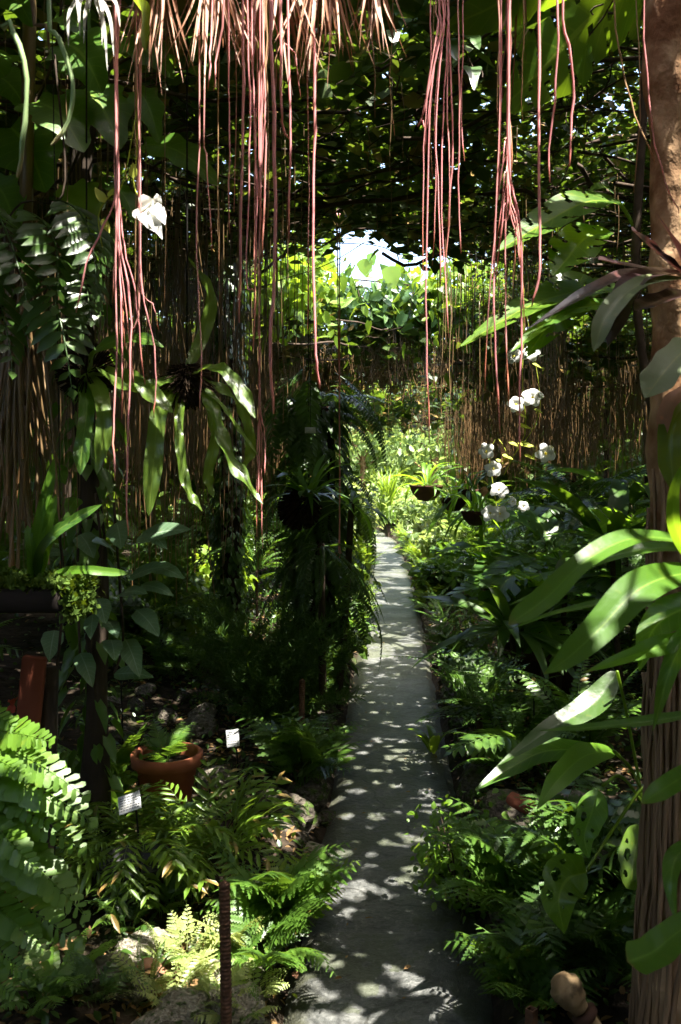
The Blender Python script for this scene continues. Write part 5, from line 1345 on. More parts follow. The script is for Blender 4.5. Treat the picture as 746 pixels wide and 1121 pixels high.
def window_vines():
    # leafy wire across the opening
    r = empty('leafy_wire_vine', W(400, 315, 9.1), 'bluish green vine trained along a wire across the bright sky opening', 'vine')
    mb = MB(); line = [(250, 285), (330, 300), (400, 307), (470, 315), (560, 330)]
    P = rib(line, 9.1, 40); tube(mb, P - np.array(r.location), .008, 5)
    tube(mb, P - np.array(r.location) + np.array([0, .05, -.06]), .006, 5)
    for _ in range(26):
        p = P[random.randrange(40)] - np.array(r.location); e = p + np.array([random.uniform(-.25, .25), random.uniform(-.2, .1), -random.uniform(.1, .35)])
        tube(mb, smooth_path([p, (p + e) / 2 + np.array([.05, 0, .05]), e], 6), .005, 4, False)
    mb.obj('stem', M['twig'], r)
    mb = MB(); n = 900
    idx = R.uniform(0, 39, n); q = np.stack([np.interp(idx, np.arange(40), P[:, i]) for i in range(3)], 1) - np.array(r.location)
    q += np.stack([R.normal(0, .1, n), R.normal(0, .12, n), R.uniform(-.38, .0, n) + .05 * np.sin(idx * .9)], 1)
    D = rand_dirs(n, -1.0); Nn = rand_dirs(n, .5); Nn[:, 1] -= .35
    l = R.uniform(.06, .17, n); cloud(mb, q, D, Nn, l, l * R.uniform(.55, .85, n), 'heart')
    mb.obj('foliage', M['blue'], r)['kind'] = 'stuff'
    for k, (px, py, hw) in enumerate(((338, 292, 14), (352, 285, 13), (398, 292, 9), (427, 302, 11), (405, 283, 6), (318, 282, 14))):
        leaf_at(r, 'leaf', [(px, py - hw), (px + 2, py), (px + 4, py + hw * 1.4)], 8.9, hw, 'ovate', 'bright' if k < 4 else 'broad', (random.uniform(-.4, .4), -.8, .3), n=14, nc=2)
    r = empty('leafy_wire_vine', W(330, 300, 8), 'lime leaved vine spilling down at the left side of the sky opening', 'vine')
    mb = MB(); n = 620; q = np.stack([R.normal(0, .22, n) - .1, R.normal(0, .2, n), R.normal(0, .2, n)], 1); q[:, 2] -= np.abs(q[:, 0]) * .3
    l = R.uniform(.05, .15, n); cloud(mb, q, rand_dirs(n, -.8), rand_dirs(n, .6), l, l * R.uniform(.5, .85, n), 'heart'); mb.obj('foliage', M['bright'], r)['kind'] = 'stuff'
    mb = MB(); tube(mb, smooth_path([(-.2, .1, .35), (-.1, 0, 0), (.1, 0, -.3)], 8), .006, 5); mb.obj('stem', M['twig'], r)
    r = empty('leafy_wire_vine', W(505, 320, 9), 'lime leaved vine spilling down at the right side of the sky opening', 'vine')
    mb = MB(); n = 1000; q = np.stack([R.normal(.1, .3, n), R.normal(0, .25, n), R.normal(0, .24, n)], 1)
    l = R.uniform(.05, .15, n); cloud(mb, q, rand_dirs(n, -.8), rand_dirs(n, .6), l, l * R.uniform(.5, .85, n), 'heart'); mb.obj('foliage', M['bright'], r)['kind'] = 'stuff'
    mb = MB(); tube(mb, smooth_path([(.2, .1, .35), (.1, 0, 0), (-.1, 0, -.3)], 8), .006, 5); mb.obj('stem', M['twig'], r)
    # pergola rails carrying the vines
    for Y, lab in ((3.4, 'dark rail of the pergola holding the vine roof, nearest the camera'), (6.4, 'dark pergola rail before the bright sky opening'), (9.25, 'dark pergola rail behind the bright sky opening'), (12.5, 'dark pergola rail before the lime green stretch of roof'), (14.7, 'dark pergola rail after the lime green stretch of roof'), (17.1, 'dark pergola rail at the sunny far end')):
        r = empty('pergola_frame', (pc(Y), Y, 0), lab, 'pergola', 'pergola frames carrying the vine roof')
        mb = MB(); tube(mb, [(-3.4, 0, 3.3), (0, 0, 3.33), (3.6, 0, 3.3)], .03, 8); mb.obj('rail', M['darkbark'], r)
        for sx in (-3.3, 3.5):
            mb = MB(); tube(mb, [(sx, 0, -.1), (sx, 0, 1.5), (sx, 0, 3.32)], .045, 10); mb.obj('post', M['darkbark'], r)


def plate_label(px, py, Y, w, h, tilt, rollz, lab, stake=True, mat='plate'):
    c = W(px, py, Y)
    r = empty('plant_label', c, lab, 'label', 'plant labels in the beds')
    rot = Matrix.Rotation(rollz, 3, 'Y') @ Matrix.Rotation(tilt, 3, 'X')
    mb = MB(); box_mb(mb, (0, 0, 0), w, .0025, h, .0008, rot); mb.obj('plate', M[mat], r)
    mb = MB()
    for k in range(6):
        x = -w * .40
        while x < w * (.40 if k % 3 else .2):
            ww = w * random.uniform(.05, .16); v = rot @ Vector((x + ww / 2, -.0022, h * (.34 - .135 * k)))
            box_mb(mb, v, ww, .0006, h * .042, .0001, rot); x += ww + w * .035
    mb.obj('engraving', M['ink'], r)
    if stake:
        g = gz(c[0], c[1]); b = rot @ Vector((0, .006, -h * .2))
        mb = MB(); tube(mb, smooth_path([b, (b.x + .01, b.y + .05, b.z - .05), (b.x + .02, b.y + .09, g - c[2] - .05)], 8), .0035, 6); mb.obj('stake', M['wire'], r)
    return r


def rebar(px, py, Y, dia, lean, lab):
    t = W(px, py, Y); g = gz(t[0], t[1])
    r = empty('reinforcing_bar', (t[0] - lean, t[1], g), lab, 'bar', 'rusty bars in the left bed')
    n = 260; s = np.linspace(-.1, t[2] - g, n)
    P = np.stack([lean * s / (t[2] - g), 0 * s, s], 1)
    mb = MB(); tube(mb, P, dia / 2 * (1 + .13 * (np.sin(s * 2 * math.pi / .011) > .2)), 12); mb.obj('bar', M['rust'], r)


def props():
    rebar(246, 968, 2.42, .028, -.006, 'thick rusty ribbed steel bar standing in the sunlit front corner of the bed')
    rebar(331, 745, 4.9, .030, .004, 'thinner looking rusty bar standing further back beside the path')
    plate_label(142, 879, 3.05, .078, .062, -.7, -.32, 'square metal plant label in front of the terracotta pot')
    plate_label(255, 808, 4.3, .060, .080, -.5, -.14, 'upright metal plant label standing right of the terracotta pot')
    plate_label(127, 714, 4.6, .072, .045, -.5, .1, 'small plant label hidden among silver leaves at left')
    plate_label(586, 757, 4.4, .085, .045, -.5, .45, 'long grey plant label among the ferns right of the path', True, 'greyplate')
    plate_label(663, 944, 2.9, .068, .07, -.3, .35, 'grey slate label behind the torn leaf at lower right', True, 'rockdark')
    # terracotta pot
    c = G(183, 885, .12)
    r = empty('terracotta_pot', c, 'round terracotta pot half hidden by leaves, holding a small fern', 'pot')
    mb = MB(); lathe(mb, [(.001, .0), (.085, 0), (.118, .19), (.122, .19), (.137, .195), (.140, .24), (.134, .245), (.118, .24), (.116, .20), (.112, .19)], 48); mb.obj('body', M['terra'], r)
    mb = MB(); lathe(mb, [(.001, .2), (.06, .205), (.116, .195)], 24); mb.obj('potting_soil', M['soil'], r); r.scale = (1.12, 1.12, 1.05)
    tuft('potted_fern', 'small fern growing in the terracotta pot', 'fern', c + np.array([-.01, 0, .2]), 'lacy', 9, (.09, .17), (.02, .17), group=None)
    c = G(150, 995, .1)
    r = empty('black_pot', c, 'black plastic pot almost hidden under a grassy clump', 'pot')
    mb = MB(); lathe(mb, [(.001, 0), (.10, 0), (.13, .14), (.137, .14), (.137, .16), (.125, .16), (.12, .12), (.001, .11)], 32); mb.obj('body', M['blackpot'], r)
    c = G(592, 745, .2)
    r = empty('dark_planter', c, 'wide dark clay planter in the shade behind the ferns at right', 'pot')
    mb = MB(); lathe(mb, [(.001, 0), (.2, 0), (.25, .28), (.27, .28), (.27, .33), (.25, .33), (.23, .27), (.001, .26)], 36); mb.obj('body', M['darkpot'], r)
    tuft('planter_fern', 'fern spilling out of the wide dark planter', 'fern', c + np.array([0, 0, .3]), 'sword+darksword', 22, (.25, .5), (-.05, .45))
    # wooden knob
    b = W(620, 1082, 2.25)
    r = empty('wooden_knob', b, 'pale rounded wooden knob on a short stake at the lower right', 'knob')
    d = unit(np.array([.55, -.15, -.75]))
    mb = MB(); s = np.linspace(0, 1, 14); P = d * ((s * .115 - .045) * .76)[:, None]
    tube(mb, P, np.array([.012, .03, .042, .050, .054, .056, .056, .053, .050, .046, .042, .038, .034, .03]) * .74, 26)
    V = mb.V[0]
    for i in range(len(V)):
        q = Vector(V[i]); V[i] = V[i] * (1 + .07 * noise.noise(q * 28) + .035 * noise.noise(q * 90)) + d * .004 * math.sin(float(V[i] @ d) * 260)
    mb.obj('knob', M['wood'], r)
    mb = MB(); tube(mb, [d * .066, d * .08], [.034, .033], 20); mb.obj('collar', M['darkpot'], r)
    mb = MB(); tube(mb, smooth_path([d * .07, d * .22, d * .62], 8), .022, 14); mb.obj('stake', M['wood'], r)
    t = W(582, 1104, 2.3)
    r = empty('pipe_end', (t[0], t[1], gz(t[0], t[1])), 'short rusty square pipe end poking up beside the path at lower right', 'pipe')
    mb = MB(); h = t[2] - gz(t[0], t[1]); lathe(mb, [(.016, -.05), (.016, h), (.012, h), (.012, h - .1)], 4); mb.obj('tube', M['rust'], r, smooth=False)
    # fallen leaves lying on the path
    for px, py, s, m, lab in ((325, 1072, .05, 'dry', 'curled orange fallen leaf lying at the left edge of the path'), (322, 1096, .03, 'bud', 'tiny yellow fallen leaf on the left edge of the path'), (471, 783, .05, 'litter', 'dark fallen leaf on the path beside the sprig'), (405, 1010, .035, 'litter', 'small brown fallen leaf in the middle of path'), (447, 870, .03, 'litter', 'little dry fallen leaf further up the path'), (420, 780, .04, 'litter', 'dry fallen leaf lying mid path far from the camera')):
        p = gpath(px, py); mb = MB(); cloud(mb, [(-s / 2, 0, 0)], [(1, .2, 0)], [(0, .2, 1)], s, s * .5, 'oval'); o = mb.obj('fallen_leaf', M[m]); o.location = p + np.array([0, 0, .016]); o.rotation_euler = (0, 0, random.uniform(0, 6)); tag(o, lab, 'leaf', 'fallen leaves on the path')
    for _ in range(60):
        y = 2.7 + 6 * random.random() ** 1.5; x = pc(y) + .3 * math.copysign(random.random() ** .5, random.uniform(-1, 1)); q = random.uniform(.012, .032)
        mb = MB(); cloud(mb, [(-q / 2, 0, 0)], [(1, .2, random.uniform(-.1, .1))], [(random.uniform(-.4, .4), .2, 1)], q, q * random.uniform(.3, .6), 'oval'); o = mb.obj('fallen_leaf', M['litter']); o.location = (x, y, .016); o.rotation_euler = (0, 0, random.uniform(0, 6)); tag(o, 'tiny dry leaf scrap lying among the sun spots of the path', 'leaf', 'tiny leaf scraps on the path')
    p = G(168, 1066, .14); mb = MB(); s = np.linspace(0, 1, 14); blade(mb, np.stack([.10 * s - .05, .03 * s, .018 * np.sin(s * 5)], 1), prof('ovate', 14) * .018, (0, -.4, .9), 2, .4, .1); o = mb.obj('fallen_leaf', M['dry']); o.location = p + np.array([0, 0, .06]); tag(o, 'large dried brown leaf lying on the sunlit stones at lower left', 'leaf', 'fallen leaves in the bed')
    p = G(16, 775, .2); mb = MB(); cloud(mb, rand_dirs(5) * .01, rand_dirs(5, .4), rand_dirs(5, 1), .07, .05, 'oval'); o = mb.obj('red_bract', M['redpetal']); o.location = p + np.array([0, 0, .05]); tag(o, 'small red bract low at the left edge below the board', 'flower')


def rocks():
    for px, py, s, m, lab in ((120, 1062, .17, 'rock', 'round stone capped with moss at lower left'), (162, 1040, 0.18, 'sunlitrock', 'pale sunlit stone behind the mossy round one'), (146, 1075, .11, 'rock', 'narrow grey stone right of the moss capped stone'), (205, 1100, 0.19, 'sunlitrock', 'bright sunlit stone at the front beside the ribbed bar'),
                              (262, 1095, 0.22, 'sunlitrock', 'jagged sunlit stone right of the ribbed bar'), (290, 1108, 0.19, 'sunlitrock', 'sunlit corner stone touching the path at lower left'), (235, 1060, 0.14, 'sunlitrock', 'small sunlit stone among the bright ferns behind the bar'), (170, 1115, 0.16, 'sunlitrock', 'flat stone at the very bottom left of the bar'),
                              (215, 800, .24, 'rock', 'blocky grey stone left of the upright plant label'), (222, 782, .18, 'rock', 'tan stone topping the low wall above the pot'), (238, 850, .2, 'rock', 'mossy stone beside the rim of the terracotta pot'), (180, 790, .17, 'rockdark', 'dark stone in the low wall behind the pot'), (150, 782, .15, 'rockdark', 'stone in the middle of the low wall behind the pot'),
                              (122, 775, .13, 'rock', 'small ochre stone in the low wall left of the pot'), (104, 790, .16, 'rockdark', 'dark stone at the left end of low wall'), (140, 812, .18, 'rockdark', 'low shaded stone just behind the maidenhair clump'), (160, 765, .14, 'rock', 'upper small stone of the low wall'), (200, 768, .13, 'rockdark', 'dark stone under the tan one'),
                              (320, 885, .22, 'rockdark', 'big shaded stone on the left path edge above the fern clump'), (345, 905, 0.19, 'sunlitrock', 'sunlit stone on the left path edge beside fern clump'), (300, 870, .2, 'rockdark', 'shaded stone left of the big path edge one'), (360, 860, .15, 'rockdark', 'small stone on the left path edge above the sunlit one'),
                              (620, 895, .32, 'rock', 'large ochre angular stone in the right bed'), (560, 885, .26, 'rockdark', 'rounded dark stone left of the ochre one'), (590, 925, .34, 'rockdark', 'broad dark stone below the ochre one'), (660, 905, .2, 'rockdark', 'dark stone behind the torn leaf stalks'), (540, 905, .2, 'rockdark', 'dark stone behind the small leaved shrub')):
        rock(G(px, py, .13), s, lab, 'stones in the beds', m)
    p = G(572, 872, .2); r = empty('brick', p, 'broken red brick lying on the stones in the right bed', 'brick'); mb = MB(); box_mb(mb, (0, 0, .08), .13, .07, .045, .006, Matrix.Rotation(-.5, 3, 'Z') @ Matrix.Rotation(.25, 3, 'Y')); mb.obj('block', M['brick'], r)
    for sx, lab in ((-1, 'dark mossy stone in the row edging the left side of the path'), (1, 'dark mossy stone in the row edging the right side of the path')):
        y = 2.5
        while y < 14:
            s = random.uniform(.12, .24) * (1 if y < 8 else 1.3); x = pc(y) + sx * (.36 + s * .22 + random.uniform(-.01, .05))
            rock((x, y, .02), s, lab, lab.replace('stone in the row', 'stones').replace('dark mossy ', ''), 'rockdark', random.uniform(.55, .9), .25); y += s * random.uniform(.8, 1.5)


def ground_plants():
    P = lambda px, py, zg=.12: G(px, py, zg)
    up = np.array([0, 0, .03])
    # large maidenhair at the left edge
    Y0 = 2.1
    r = empty('maidenhair_fern', W(-70, 1000, 2.1) * np.array([1, 1, 0]) + np.array([0, 0, .1]), 'large bright maidenhair fern with square leaflets at the lower left edge', 'fern')
    for b, t, ro in (((-30, 800), (55, 812), .0), ((-30, 822), (92, 872), -.2), ((-30, 850), (60, 905), -.3), ((-30, 870), (88, 930), -.1), ((-30, 905), (92, 1002), -.2), ((-30, 930), (62, 985), -.2), ((-30, 960), (84, 1032), -.1), ((-30, 985), (50, 1045), -.2), ((-30, 1010), (26, 1066), 0), ((-30, 1040), (12, 1090), 0), ((-40, 815), (30, 850), -.1), ((-30, 880), (40, 955), -.2), ((-35, 790), (20, 800), 0), ((-30, 835), (100, 900), -.1)):
        Yb = 2.1 + random.uniform(-.1, .1)
        place(r, random.choice(PR['maiden']), 'frond', W(*b, Yb + .06), W(*t, Yb - .12), .75 + ro + random.uniform(-.2, .2), 1.0)
    mb = MB()
    for e in ((-30, 815), (-30, 900), (-30, 1000), (-30, 850)): tube(mb, smooth_path([(0, 0, 0), (W(*e, 2.1) - np.array(r.location)) * np.array([.3, .3, .7]), W(*e, 2.15) - np.array(r.location)], 10), .004, 5)
    mb.obj('stem', M['twig'], r)
    tuft('maidenhair_fern', 'smaller maidenhair fern between the large one and the terracotta pot', 'fern', P(112, 880), 'maiden', 16, (.12, .3), (.12, .34), crown=.05)
    shrub('leafy_clump', 'low clump of small rounded leaves left of the terracotta pot', P(110, 890), .18, .26, 380, .045, 'maiden', 'oval', stems=9, zmin=.2)
    tuft('maidenhair_fern', 'low dark maidenhair by the bed edge under the large one', 'fern', P(60, 1090), 'maiden', 10, (.08, .2), (.03, .14), crown=.03)
    # grassy clump in black pot
    c = P(150, 985) + np.array([0, 0, .14])
    tuft('grassy_clump', 'light green narrow leaved clump spilling from the hidden black pot', 'plant', c, 'shoot+shoot+shoot+bamboo', 110, (.06, .24), (-.14, .09), 'leaf', crown=.12)
    tuft('grassy_clump', 'light green narrow leaved clump below the terracotta pot, right of another', 'plant', P(222, 965) + np.array([0, .1, .06]), 'shoot+shoot+shoot+bamboo', 90, (.06, .22), (-.06, .2), 'leaf', crown=.12)
    tuft('grassy_clump', 'narrow leaved clump right behind the square metal label', 'plant', P(172, 955) + np.array([0, .1, .03]), 'shoot+shoot+bamboo', 60, (.06, .2), (-.02, .10), 'leaf', crown=.12)
    # ferns
    F_ = [('lacy', (300, 1010), 22, (.14, .32), (.03, .30), 'lush lacy fern clump overhanging the left edge of path'), ('brightlacy', (318, 985), 14, (.1, .26), (.05, .28), 'sunlit lacy fern at the path edge above the lush clump'), ('lacy', (285, 1050), 14, (.1, .24), (.02, .2), 'small lacy fern under the lush clump by the path'),
          ('sunlitspray', (218, 1072), 11, (.05, .15), (.02, .12), 'little fern blazing in the sun left of the ribbed bar'), ('sunlitspray', (255, 1040), 11, (.05, .13), (.03, .13), 'little sunlit fern right behind the ribbed bar'), ('sunlitspray', (185, 1098), 10, (.05, .13), (.02, .1), 'little sunlit fern at the bottom, left of the bar'), ('sunlitspray+brightsword', (278, 1078), 8, (.05, .12), (.02, .1), 'little sunlit fern on the corner stone by the path'),
          ('darklacy', (105, 1105), 10, (.06, .16), (.02, .1), 'small dark fern at the bottom left below the moss capped stone'), ('lacy', (40, 1115), 12, (.06, .18), (.02, .1), 'small fern in the bottom left corner'), ('darklacy', (140, 1030), 9, (.05, .13), (.02, .12), 'small dim fern behind the moss capped stone'), ('sword', (205, 1000), 8, (.08, .2), (.05, .2), 'small sword fern below the grassy clumps'),
          ('lacy', (180, 1010), 8, (.06, .18), (.04, .14), 'small lacy fern tip lit yellow green under the grassy clump'), ('rib', (190, 750), 9, (.25, .45), (.15, .5), 'ribbon fern with long dark fingers above the stone wall'), ('lacy', (110, 750), 8, (.15, .3), (.05, .3), 'small fern at the foot of the silver leaved climber'), ('darklacy', (215, 745), 10, (.2, .4), (.1, .4), 'dim fern right of the ribbon fern'),
          ('lacy', (330, 860), 12, (.15, .3), (.1, .4), 'fern leaning over the path edge behind the thinner bar'), ('lacy', (358, 830), 12, (.12, .26), (.02, .25), 'fern drooping over the left path edge'), ('darklacy', (312, 850), 12, (.2, .35), (.05, .25), 'dark fern right of the upright plant label'),
          ('lacy', (572, 1088), 20, (.1, .2), (.04, .26), 'dense sparkling fern clump at the right path edge in front'), ('darklacy', (600, 1070), 18, (.12, .3), (.05, .25), 'dark lacy fern mass between the clump and wooden knob'), ('darklacy', (665, 1080), 18, (.12, .32), (.05, .28), 'dark lacy fern mass beside the rooted trunk'), ('darklacy', (640, 1010), 26, (.2, .45), (.1, .4), 'dark lacy fern mass under the torn leaf'), ('lacy', (570, 1010), 22, (.15, .4), (.1, .36), 'lacy fern with one silvery sunlit frond by the path'), ('darklacy', (690, 1000), 20, (.2, .45), (.1, .5), 'dark lacy fern mass behind the rooted trunk'),
          ('sword', (560, 850), 9, (.35, .62), (.15, .6), 'large fern with a tall upright frond right of the path'), ('rib', (600, 850), 8, (.35, .6), (.1, .4), 'broad fingered fern drooping toward the path at right'), ('sword', (640, 860), 10, (.3, .6), (.2, .6), 'fern behind the strap leaves at right'), ('darkspray', (520, 800), 8, (.15, .35), (.2, .5), 'light compound leaved sprout beside the large fern'),
          ('brightlance', (475, 800), 5, (.1, .25), (.08, .2), 'small fresh sprig leaning over the right path edge'), ('darksword', (520, 770), 12, (.15, .32), (.1, .5), 'dim fern behind the fresh sprig'), ('darklacy', (497, 742), 12, (.12, .3), (.1, .5), 'dim lacy fern on the right path edge past the sprig')]
    F_ += [('sunlitspray', (238, 1102), 10, (.04, .12), (.02, .1), 'little sunlit plant at the foot of the ribbed bar'), ('sunlitspray+sword', (160, 1085), 10, (.05, .13), (.02, .1), 'little sunlit plant right of the moss capped stone'), ('sunlitspray', (205, 1045), 10, (.05, .13), (.03, .12), 'little sunlit plant above the dried brown leaf'),
           ('sunlitspray+spray', (262, 1112), 10, (.04, .12), (.02, .09), 'little sunlit plant at the bottom between the bar and the path'), ('sunlitsword', (180, 1055), 8, (.05, .12), (.03, .12), 'little sunlit fern beside the narrow grey stone')]
    for side, nm in ((-1, 'left'), (1, 'right')):
        for k in range(15):
            y = 8.6 + k * .8 + random.uniform(-.2, .2); x = pc(y) + side * random.uniform(.40, .5)
            tuft('fern', f'small fern leaning over the far {nm} edge of the path', 'fern', np.array([x, y, gz(x, y) + .03]), random.choice(['brightlacy', 'sword', 'spray', 'lacy', 'brightsword', 'sunlitlacy' if y > 12 else 'sword']), 11, (.16, .36), (.04, .34), 'frond', f'small ferns along the far {nm} path edge')
    for kind, (px, py), n, rr, dz, lab in F_:
        tuft('fern', lab, 'fern', P(px, py) + up, kind, n, rr, dz, 'frond')
    shrub('small_shrub', 'small leaved sunlit shrub hanging over the right path edge', P(505, 960), .26, .42, 900, .032, 'maiden', 'oval', stems=12, zmin=.05, hang=-.5)
    shrub('small_shrub', 'small shrub tips with yellow green leaves at the right path edge', P(482, 925), .12, .22, 200, .03, 'bright', 'oval', stems=6, zmin=.05)
    # feathery bush
    for px, py, s, lab in ((300, 800, 1.0, 'big dark feathery bush beside the left path edge'), (260, 770, .9, 'dark feathery bush next to the creeper wrapped trunk'), (345, 770, .8, 'dark feathery bush touching the path below the shaggy trunk')):
        tuft('feathery_bush', lab, 'bush', P(px, py), 'feather', 34, (.15 * s, .55 * s), (.2 * s, .75 * s), 'frond', 'feathery bushes left of the path')
    # sunlit shrubs left, behind
    for px, py, w, h, lab, m in ((190, 720, .5, .75, 'sunlit lime leaved shrub at left in the gap before the creeper trunk', 'bright'), (225, 705, .45, .8, 'sunlit lime leaved shrub touching the creeper trunk', 'bright'), (150, 715, .5, .6, 'dim leafy shrub behind the silver leaved climber', 'fern'), (205, 670, .8, 1.3, 'tall dim shrub at left against the thicket', 'thicket'),
                             (350, 735, .3, .45, 'sunlit leafy shrub at the foot of the shaggy trunk', 'bright'), (372, 715, .22, .35, 'leafy plant with one lime leaf at the left path edge', 'fern'), (380, 668, .28, .5, 'bright lime shrub on the left path edge where sun falls', 'bright'), (376, 640, .35, .7, 'bright shrub further along the left path edge', 'bright')):
        shrub('leafy_shrub', lab, P(px, py), w, h, 620, .10 if m != 'thicket' else .13, m, 'oval', 'leafy shrubs left of the path', 7)
    # right bank: tall arching plants
    T_ = [('darklance+lobed', (590, 640), 22, (.35, .65), (-.3, .45), 'arching plant with long dark leaves behind the white flowers', .6), ('lobed', (620, 620), 16, (.4, .8), (-.35, .4), 'plant with big notched leaves spreading beside the trunk', .85), ('darksword+sword', (600, 560), 26, (.35, .7), (-.4, .4), 'tall sword fern cascade right of the flowers', 1.1), ('lobed+darklance', (670, 640), 18, (.4, .7), (-.3, .45), 'big notched leaf plant just left of the trunk', .95),
          ('darklance', (560, 660), 20, (.3, .55), (-.3, .35), 'dark long leaved plant under the hanging bowls', .6), ('darksword', (640, 570), 24, (.4, .8), (-.4, .35), 'dim sword fern high on the right bank', 1.2), ('lance', (580, 700), 18, (.3, .6), (-.2, .35), 'long leaved plant above the wide dark planter', .5), ('darklance', (640, 720), 18, (.3, .65), (-.2, .4), 'dim long leaved plant behind the strap leaves', .5), ('sword', (690, 700), 16, (.3, .6), (-.2, .4), 'fern low behind the trunk', .4),
          ('lance+sword', (690, 560), 18, (.4, .8), (-.3, .4), 'sunlit long leaved plant high behind the trunk', 1.2), ('darkspray', (525, 690), 14, (.25, .4), (-.1, .3), 'leafy dim plant on the right path edge', .3), ('darkspray+spray', (560, 730), 14, (.25, .42), (-.1, .3), 'leafy plant between path edge and wide planter', .25)]
    for kind, (px, py), n, rr, dz, lab, h in T_:
        Y = 4.2 + (720 - py) / 720 * 11 if py < 700 else F * (H - .15) / (py - HY)
        Y = min(Y, 8.5); x = (px - CX) / F * Y
        tuft('tall_plant', lab, 'plant', np.array([x, Y, gz(x, Y) + h]), kind, n, rr, dz, 'leaf', 'tall plants on the right bank', stem=(.016, random.uniform(-.1, .1), .08))
    # bright far end
    for px, py, w, h, lab, m in ((482, 648, .25, .4, 'yellow green shrub on the right path edge where sun falls', 'bright'), (482, 655, .35, .5, 'low sunlit shrub right of the yellow green one', 'fern'), (486, 620, .3, .5, 'pale sunlit shrub further up the right path edge', 'silver'), (492, 625, .5, .7, 'sunlit leafy shrub below the hanging bowls', 'outer'), (515, 640, .6, .7, 'leafy shrub under the third hanging basket', 'fern'), (472, 602, .3, .5, 'small pale shrub at the bend of the path', 'silver'),
                                 (500, 597, .8, 1.0, 'bright shrub behind the hanging bowls', 'outer'), (395, 602, .4, .9, 'bright shrub left of the path at its bend', 'outer'), (408, 578, .8, 1.2, 'pale bright shrub closing the view behind the bend of the path', 'silver'), (432, 577, .8, 1.4, 'lime shrub right behind the brush of green blades', 'outer'), (372, 605, .7, 1.2, 'lime shrub half hidden behind the shaggy trunk', 'outer'), (470, 590, .7, 1.1, 'bright shrub at the far right of the bend', 'outer'), (530, 600, .9, 1.2, 'sunlit shrub further back at right', 'bright'), (570, 595, 1.0, 1.3, 'sunlit shrub behind the white flowers', 'bright')):
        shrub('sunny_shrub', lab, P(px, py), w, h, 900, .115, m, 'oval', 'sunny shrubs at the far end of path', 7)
    for kind, (px, py), n, rr, dz, lab in (('sunlitsword', (495, 602), 16, (.4, .8), (.2, .7), 'pale sunlit fern at the far right of path'), ('sunlitsword', (480, 622), 14, (.3, .55), (.2, .6), 'pale arching fern on the right edge near the bend'), ('brightsword', (500, 612), 16, (.4, .8), (.2, .7), 'bright fern under the hanging bowls'), ('brightsword', (390, 640), 14, (.2, .4), (.1, .5), 'bright fern on the left path edge below shaggy trunk'), ('brightlacy', (470, 660), 12, (.15, .35), (.05, .3), 'yellowish fern at the right edge in a sun patch')):
        tuft('fern', lab, 'fern', P(px, py), kind, n, rr, dz, 'frond')
    c = P(425, 582)
    tuft('brush_plant', 'upright brush of fresh green blades at the bend of the path', 'plant', c + np.array([0, 0, .35]), 'grass', 130, (.1, .5), (.5, 1.35), 'blade', crown=.2, stem=(.06, 0, 0))
    # fillers on both banks
    for side, nm in ((-1, 'left'), (1, 'right')):
        for _ in range(34):
            y = random.uniform(5, 19); d = random.uniform(1.05, 3.4); x = pc(y) + side * d
            if side < 0 and y < 7 and x < -1.2: pass
            kind = random.choice(['darksword', 'darklacy', 'sword', 'darkspray', 'darklance', 'lacy', 'lobed'])
            kind = kind if y < 12 else random.choice(['sword', 'brightsword', 'spray', 'lacy'])
            h = random.uniform(0, .5) * min(1, d)
            tuft('bed_plant', f'leafy filler plant in the crowd on the {nm} bank of the path', 'plant', np.array([x, y, gz(x, y) + h]), kind, 14, (.3, .75), (-.1, .7), 'leaf', f'leafy plants crowding the {nm} bank', stem=(.012, 0, .05) if h > .1 else None)
        mb = MB(); n = 9000
        y = R.uniform(2.2, 20, n); d = .37 + np.abs(R.normal(0, 1.1, n)); x = pc(y) + side * d
        k = (x > -4.5) & (x < 5.2); x, y = x[k], y[k]
        z = np.array([gz(a, b) for a, b in zip(x, y)]) + R.uniform(.0, .07, len(x))
        l = R.uniform(.02, .055, len(x)) * np.where(y > 8, 1.6, 1)
        cloud(mb, np.stack([x, y, z], 1), rand_dirs(len(x), .1), rand_dirs(len(x), 1.6, .6), l, l * .6, 'oval')
        tag(mb.obj('ground_cover', M['dark']), f'low creeping leaves covering the earth on the {nm} side of path', 'ground cover', None, 'stuff')
    mb = MB(); n = 14000
    y = R.uniform(17, 34, n); x = R.uniform(-9, 9, n); k = np.abs(x - pc(y)) > .4; x, y = x[k], y[k]; n = len(x)
    z = np.array([gz(a, b) if b < 30 else .28 for a, b in zip(x, y)])
    l = R.uniform(.1, .34, n); cloud(mb, np.stack([x, y, z], 1), rand_dirs(n, .9), rand_dirs(n, .8), l, l * .4, 'oval')
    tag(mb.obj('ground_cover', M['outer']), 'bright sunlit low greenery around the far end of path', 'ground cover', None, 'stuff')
    mb = MB(); n = 9000
    y = R.uniform(2.3, 12, n); x = pc(y) + R.choice([-1, 1], n) * (.34 + np.abs(R.normal(0, .8, n)))
    z = np.array([gz(a, b) for a, b in zip(x, y)]) + .008
    l = R.uniform(.015, .06, n); cloud(mb, np.stack([x, y, z], 1), rand_dirs(n) * np.array([1, 1, .25]), rand_dirs(n, 2.2, .5), l, l * .5, 'oval')
    n = 500; q = np.array([G(random.gauss(225, 38), random.gauss(1075, 28), .1) + np.array([0, 0, .012]) for _ in range(n)])
    l = R.uniform(.012, .045, n); cloud(mb, q, rand_dirs(n) * np.array([1, 1, .4]), rand_dirs(n, 1.6, .6), l, l * .5, 'oval')
    tag(mb.obj('leaf_litter', M['litter']), 'brown fallen leaves scattered over the beds', 'litter', None, 'stuff')


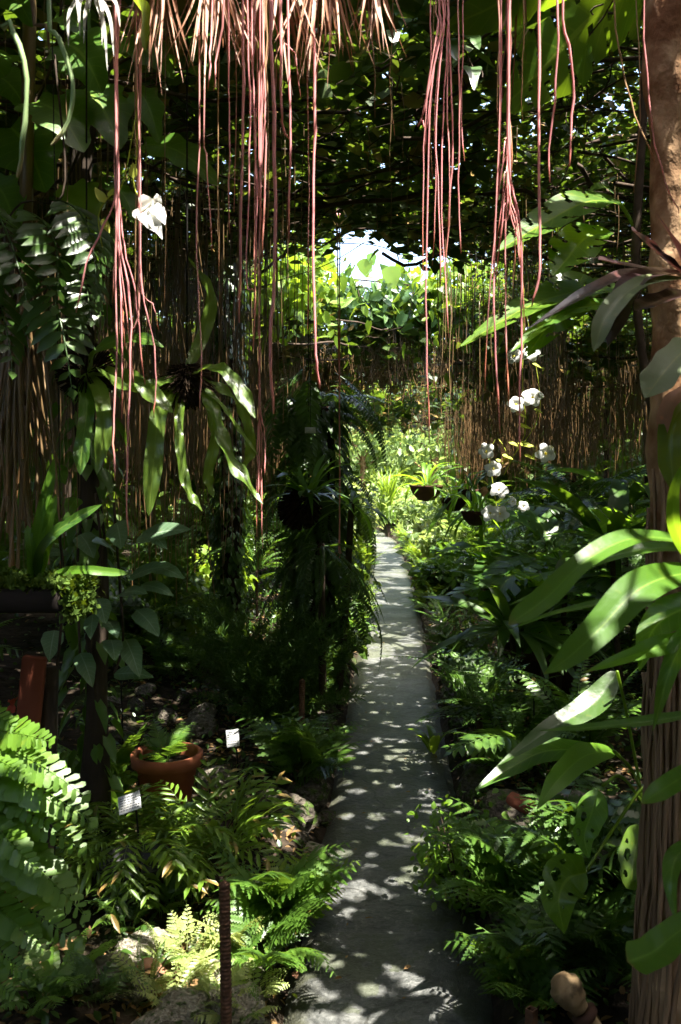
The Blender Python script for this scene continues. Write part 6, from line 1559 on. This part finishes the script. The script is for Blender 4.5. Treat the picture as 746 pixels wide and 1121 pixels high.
def far_trees():
    for x, y, h, lab in ((-3.2, 25, 4.5, 'lime green tree far at the left end of garden'), (-1.2, 27, 4.4, 'sunlit tree straight behind the bend of the path'), (.6, 28, 4.6, 'bright tree beyond the bend, right of the straight one'), (2.6, 26, 4.8, 'bright tree far at the right of the bend'), (5, 25, 5, 'tree far right behind the bank'), (-5.5, 24, 5, 'tree far left behind the thicket')):
        r = empty('tree', (x, y, .25), lab, 'tree', 'sunlit trees beyond the roofed path')
        mb, ml = MB(), MB(); tube(mb, smooth_path([(0, 0, -.2), (.1, 0, h * .4), (0, .1, h * .85)], 14), np.linspace(.12, .03, 14), 9)
        for _ in range(14):
            a = random.uniform(0, 6.28); z0 = random.uniform(.25, .75) * h; L = random.uniform(.6, 1.4)
            e = np.array([math.cos(a) * L, math.sin(a) * L, z0 + random.uniform(.2, .9)])
            tube(mb, smooth_path([(.05, .02, z0), (e[0] * .5, e[1] * .5, z0 + .3), e], 8), np.linspace(.035, .01, 8), 5, False)
            n = 170; q = e + R.normal(0, .32, (n, 3)); l = R.uniform(.12, .26, n); cloud(ml, q, rand_dirs(n, -.3), rand_dirs(n, 1), l, l * .6, 'oval')
        mb.obj('trunk', M['bark'], r); ml.obj('crown', M['outer'], r)


# ------------------------------------------------------------------ light and camera
def light():
    el = math.asin(SUN[2]); az = math.atan2(SUN[0], SUN[1])
    w = bpy.data.worlds.new('World'); scene.world = w; w.use_nodes = True
    nt = w.node_tree; bg = nt.nodes['Background']
    sky = nt.nodes.new('ShaderNodeTexSky'); sky.sky_type = 'NISHITA'; sky.sun_disc = False
    sky.sun_elevation = el; sky.sun_rotation = az; sky.dust_density = 4.0
    nt.links.new(sky.outputs[0], bg.inputs['Color']); bg.inputs['Strength'].default_value = .15
    L = bpy.data.lights.new('sun', 'SUN'); L.energy = 5.0; L.angle = rad(.5); L.color = (1, .95, .86)
    o = bpy.data.objects.new('sun', L); COL.objects.link(o); o.location = (4, -4, 12)
    o.rotation_euler = Vector(SUN).to_track_quat('Z', 'Y').to_euler()


def camera():
    c = bpy.data.cameras.new('camera'); o = bpy.data.objects.new('camera', c); COL.objects.link(o)
    o.location = (0, 0, H); o.rotation_euler = (rad(90), 0, 0)
    c.sensor_fit = 'VERTICAL'; c.sensor_height = 24; c.lens = 24 * F / 1121
    c.shift_y = -(560.5 - HY) / 1121
    c.clip_start = .05; c.clip_end = 800
    c.dof.use_dof = True; c.dof.focus_distance = 4.5; c.dof.aperture_fstop = 5.6
    scene.camera = o


build_ground(); protos(); build_roof(); build_thickets(); build_roots()
upper_left(); upper_right(); strap_plant(); left_middle(); right_middle(); window_vines()
props(); rocks(); ground_plants(); far_trees(); light(); camera()

vs = scene.view_settings
vs.view_transform = 'Standard'; vs.look = 'None'; vs.gamma = 1; vs.use_curve_mapping = False; vs.exposure = 2.8
cy = scene.cycles
cy.max_bounces = 7; cy.diffuse_bounces = 5; cy.transmission_bounces = 4; cy.glossy_bounces = 3
cy.use_denoising = True
cy.sample_clamp_indirect = 6; cy.caustics_reflective = False; cy.caustics_refractive = False
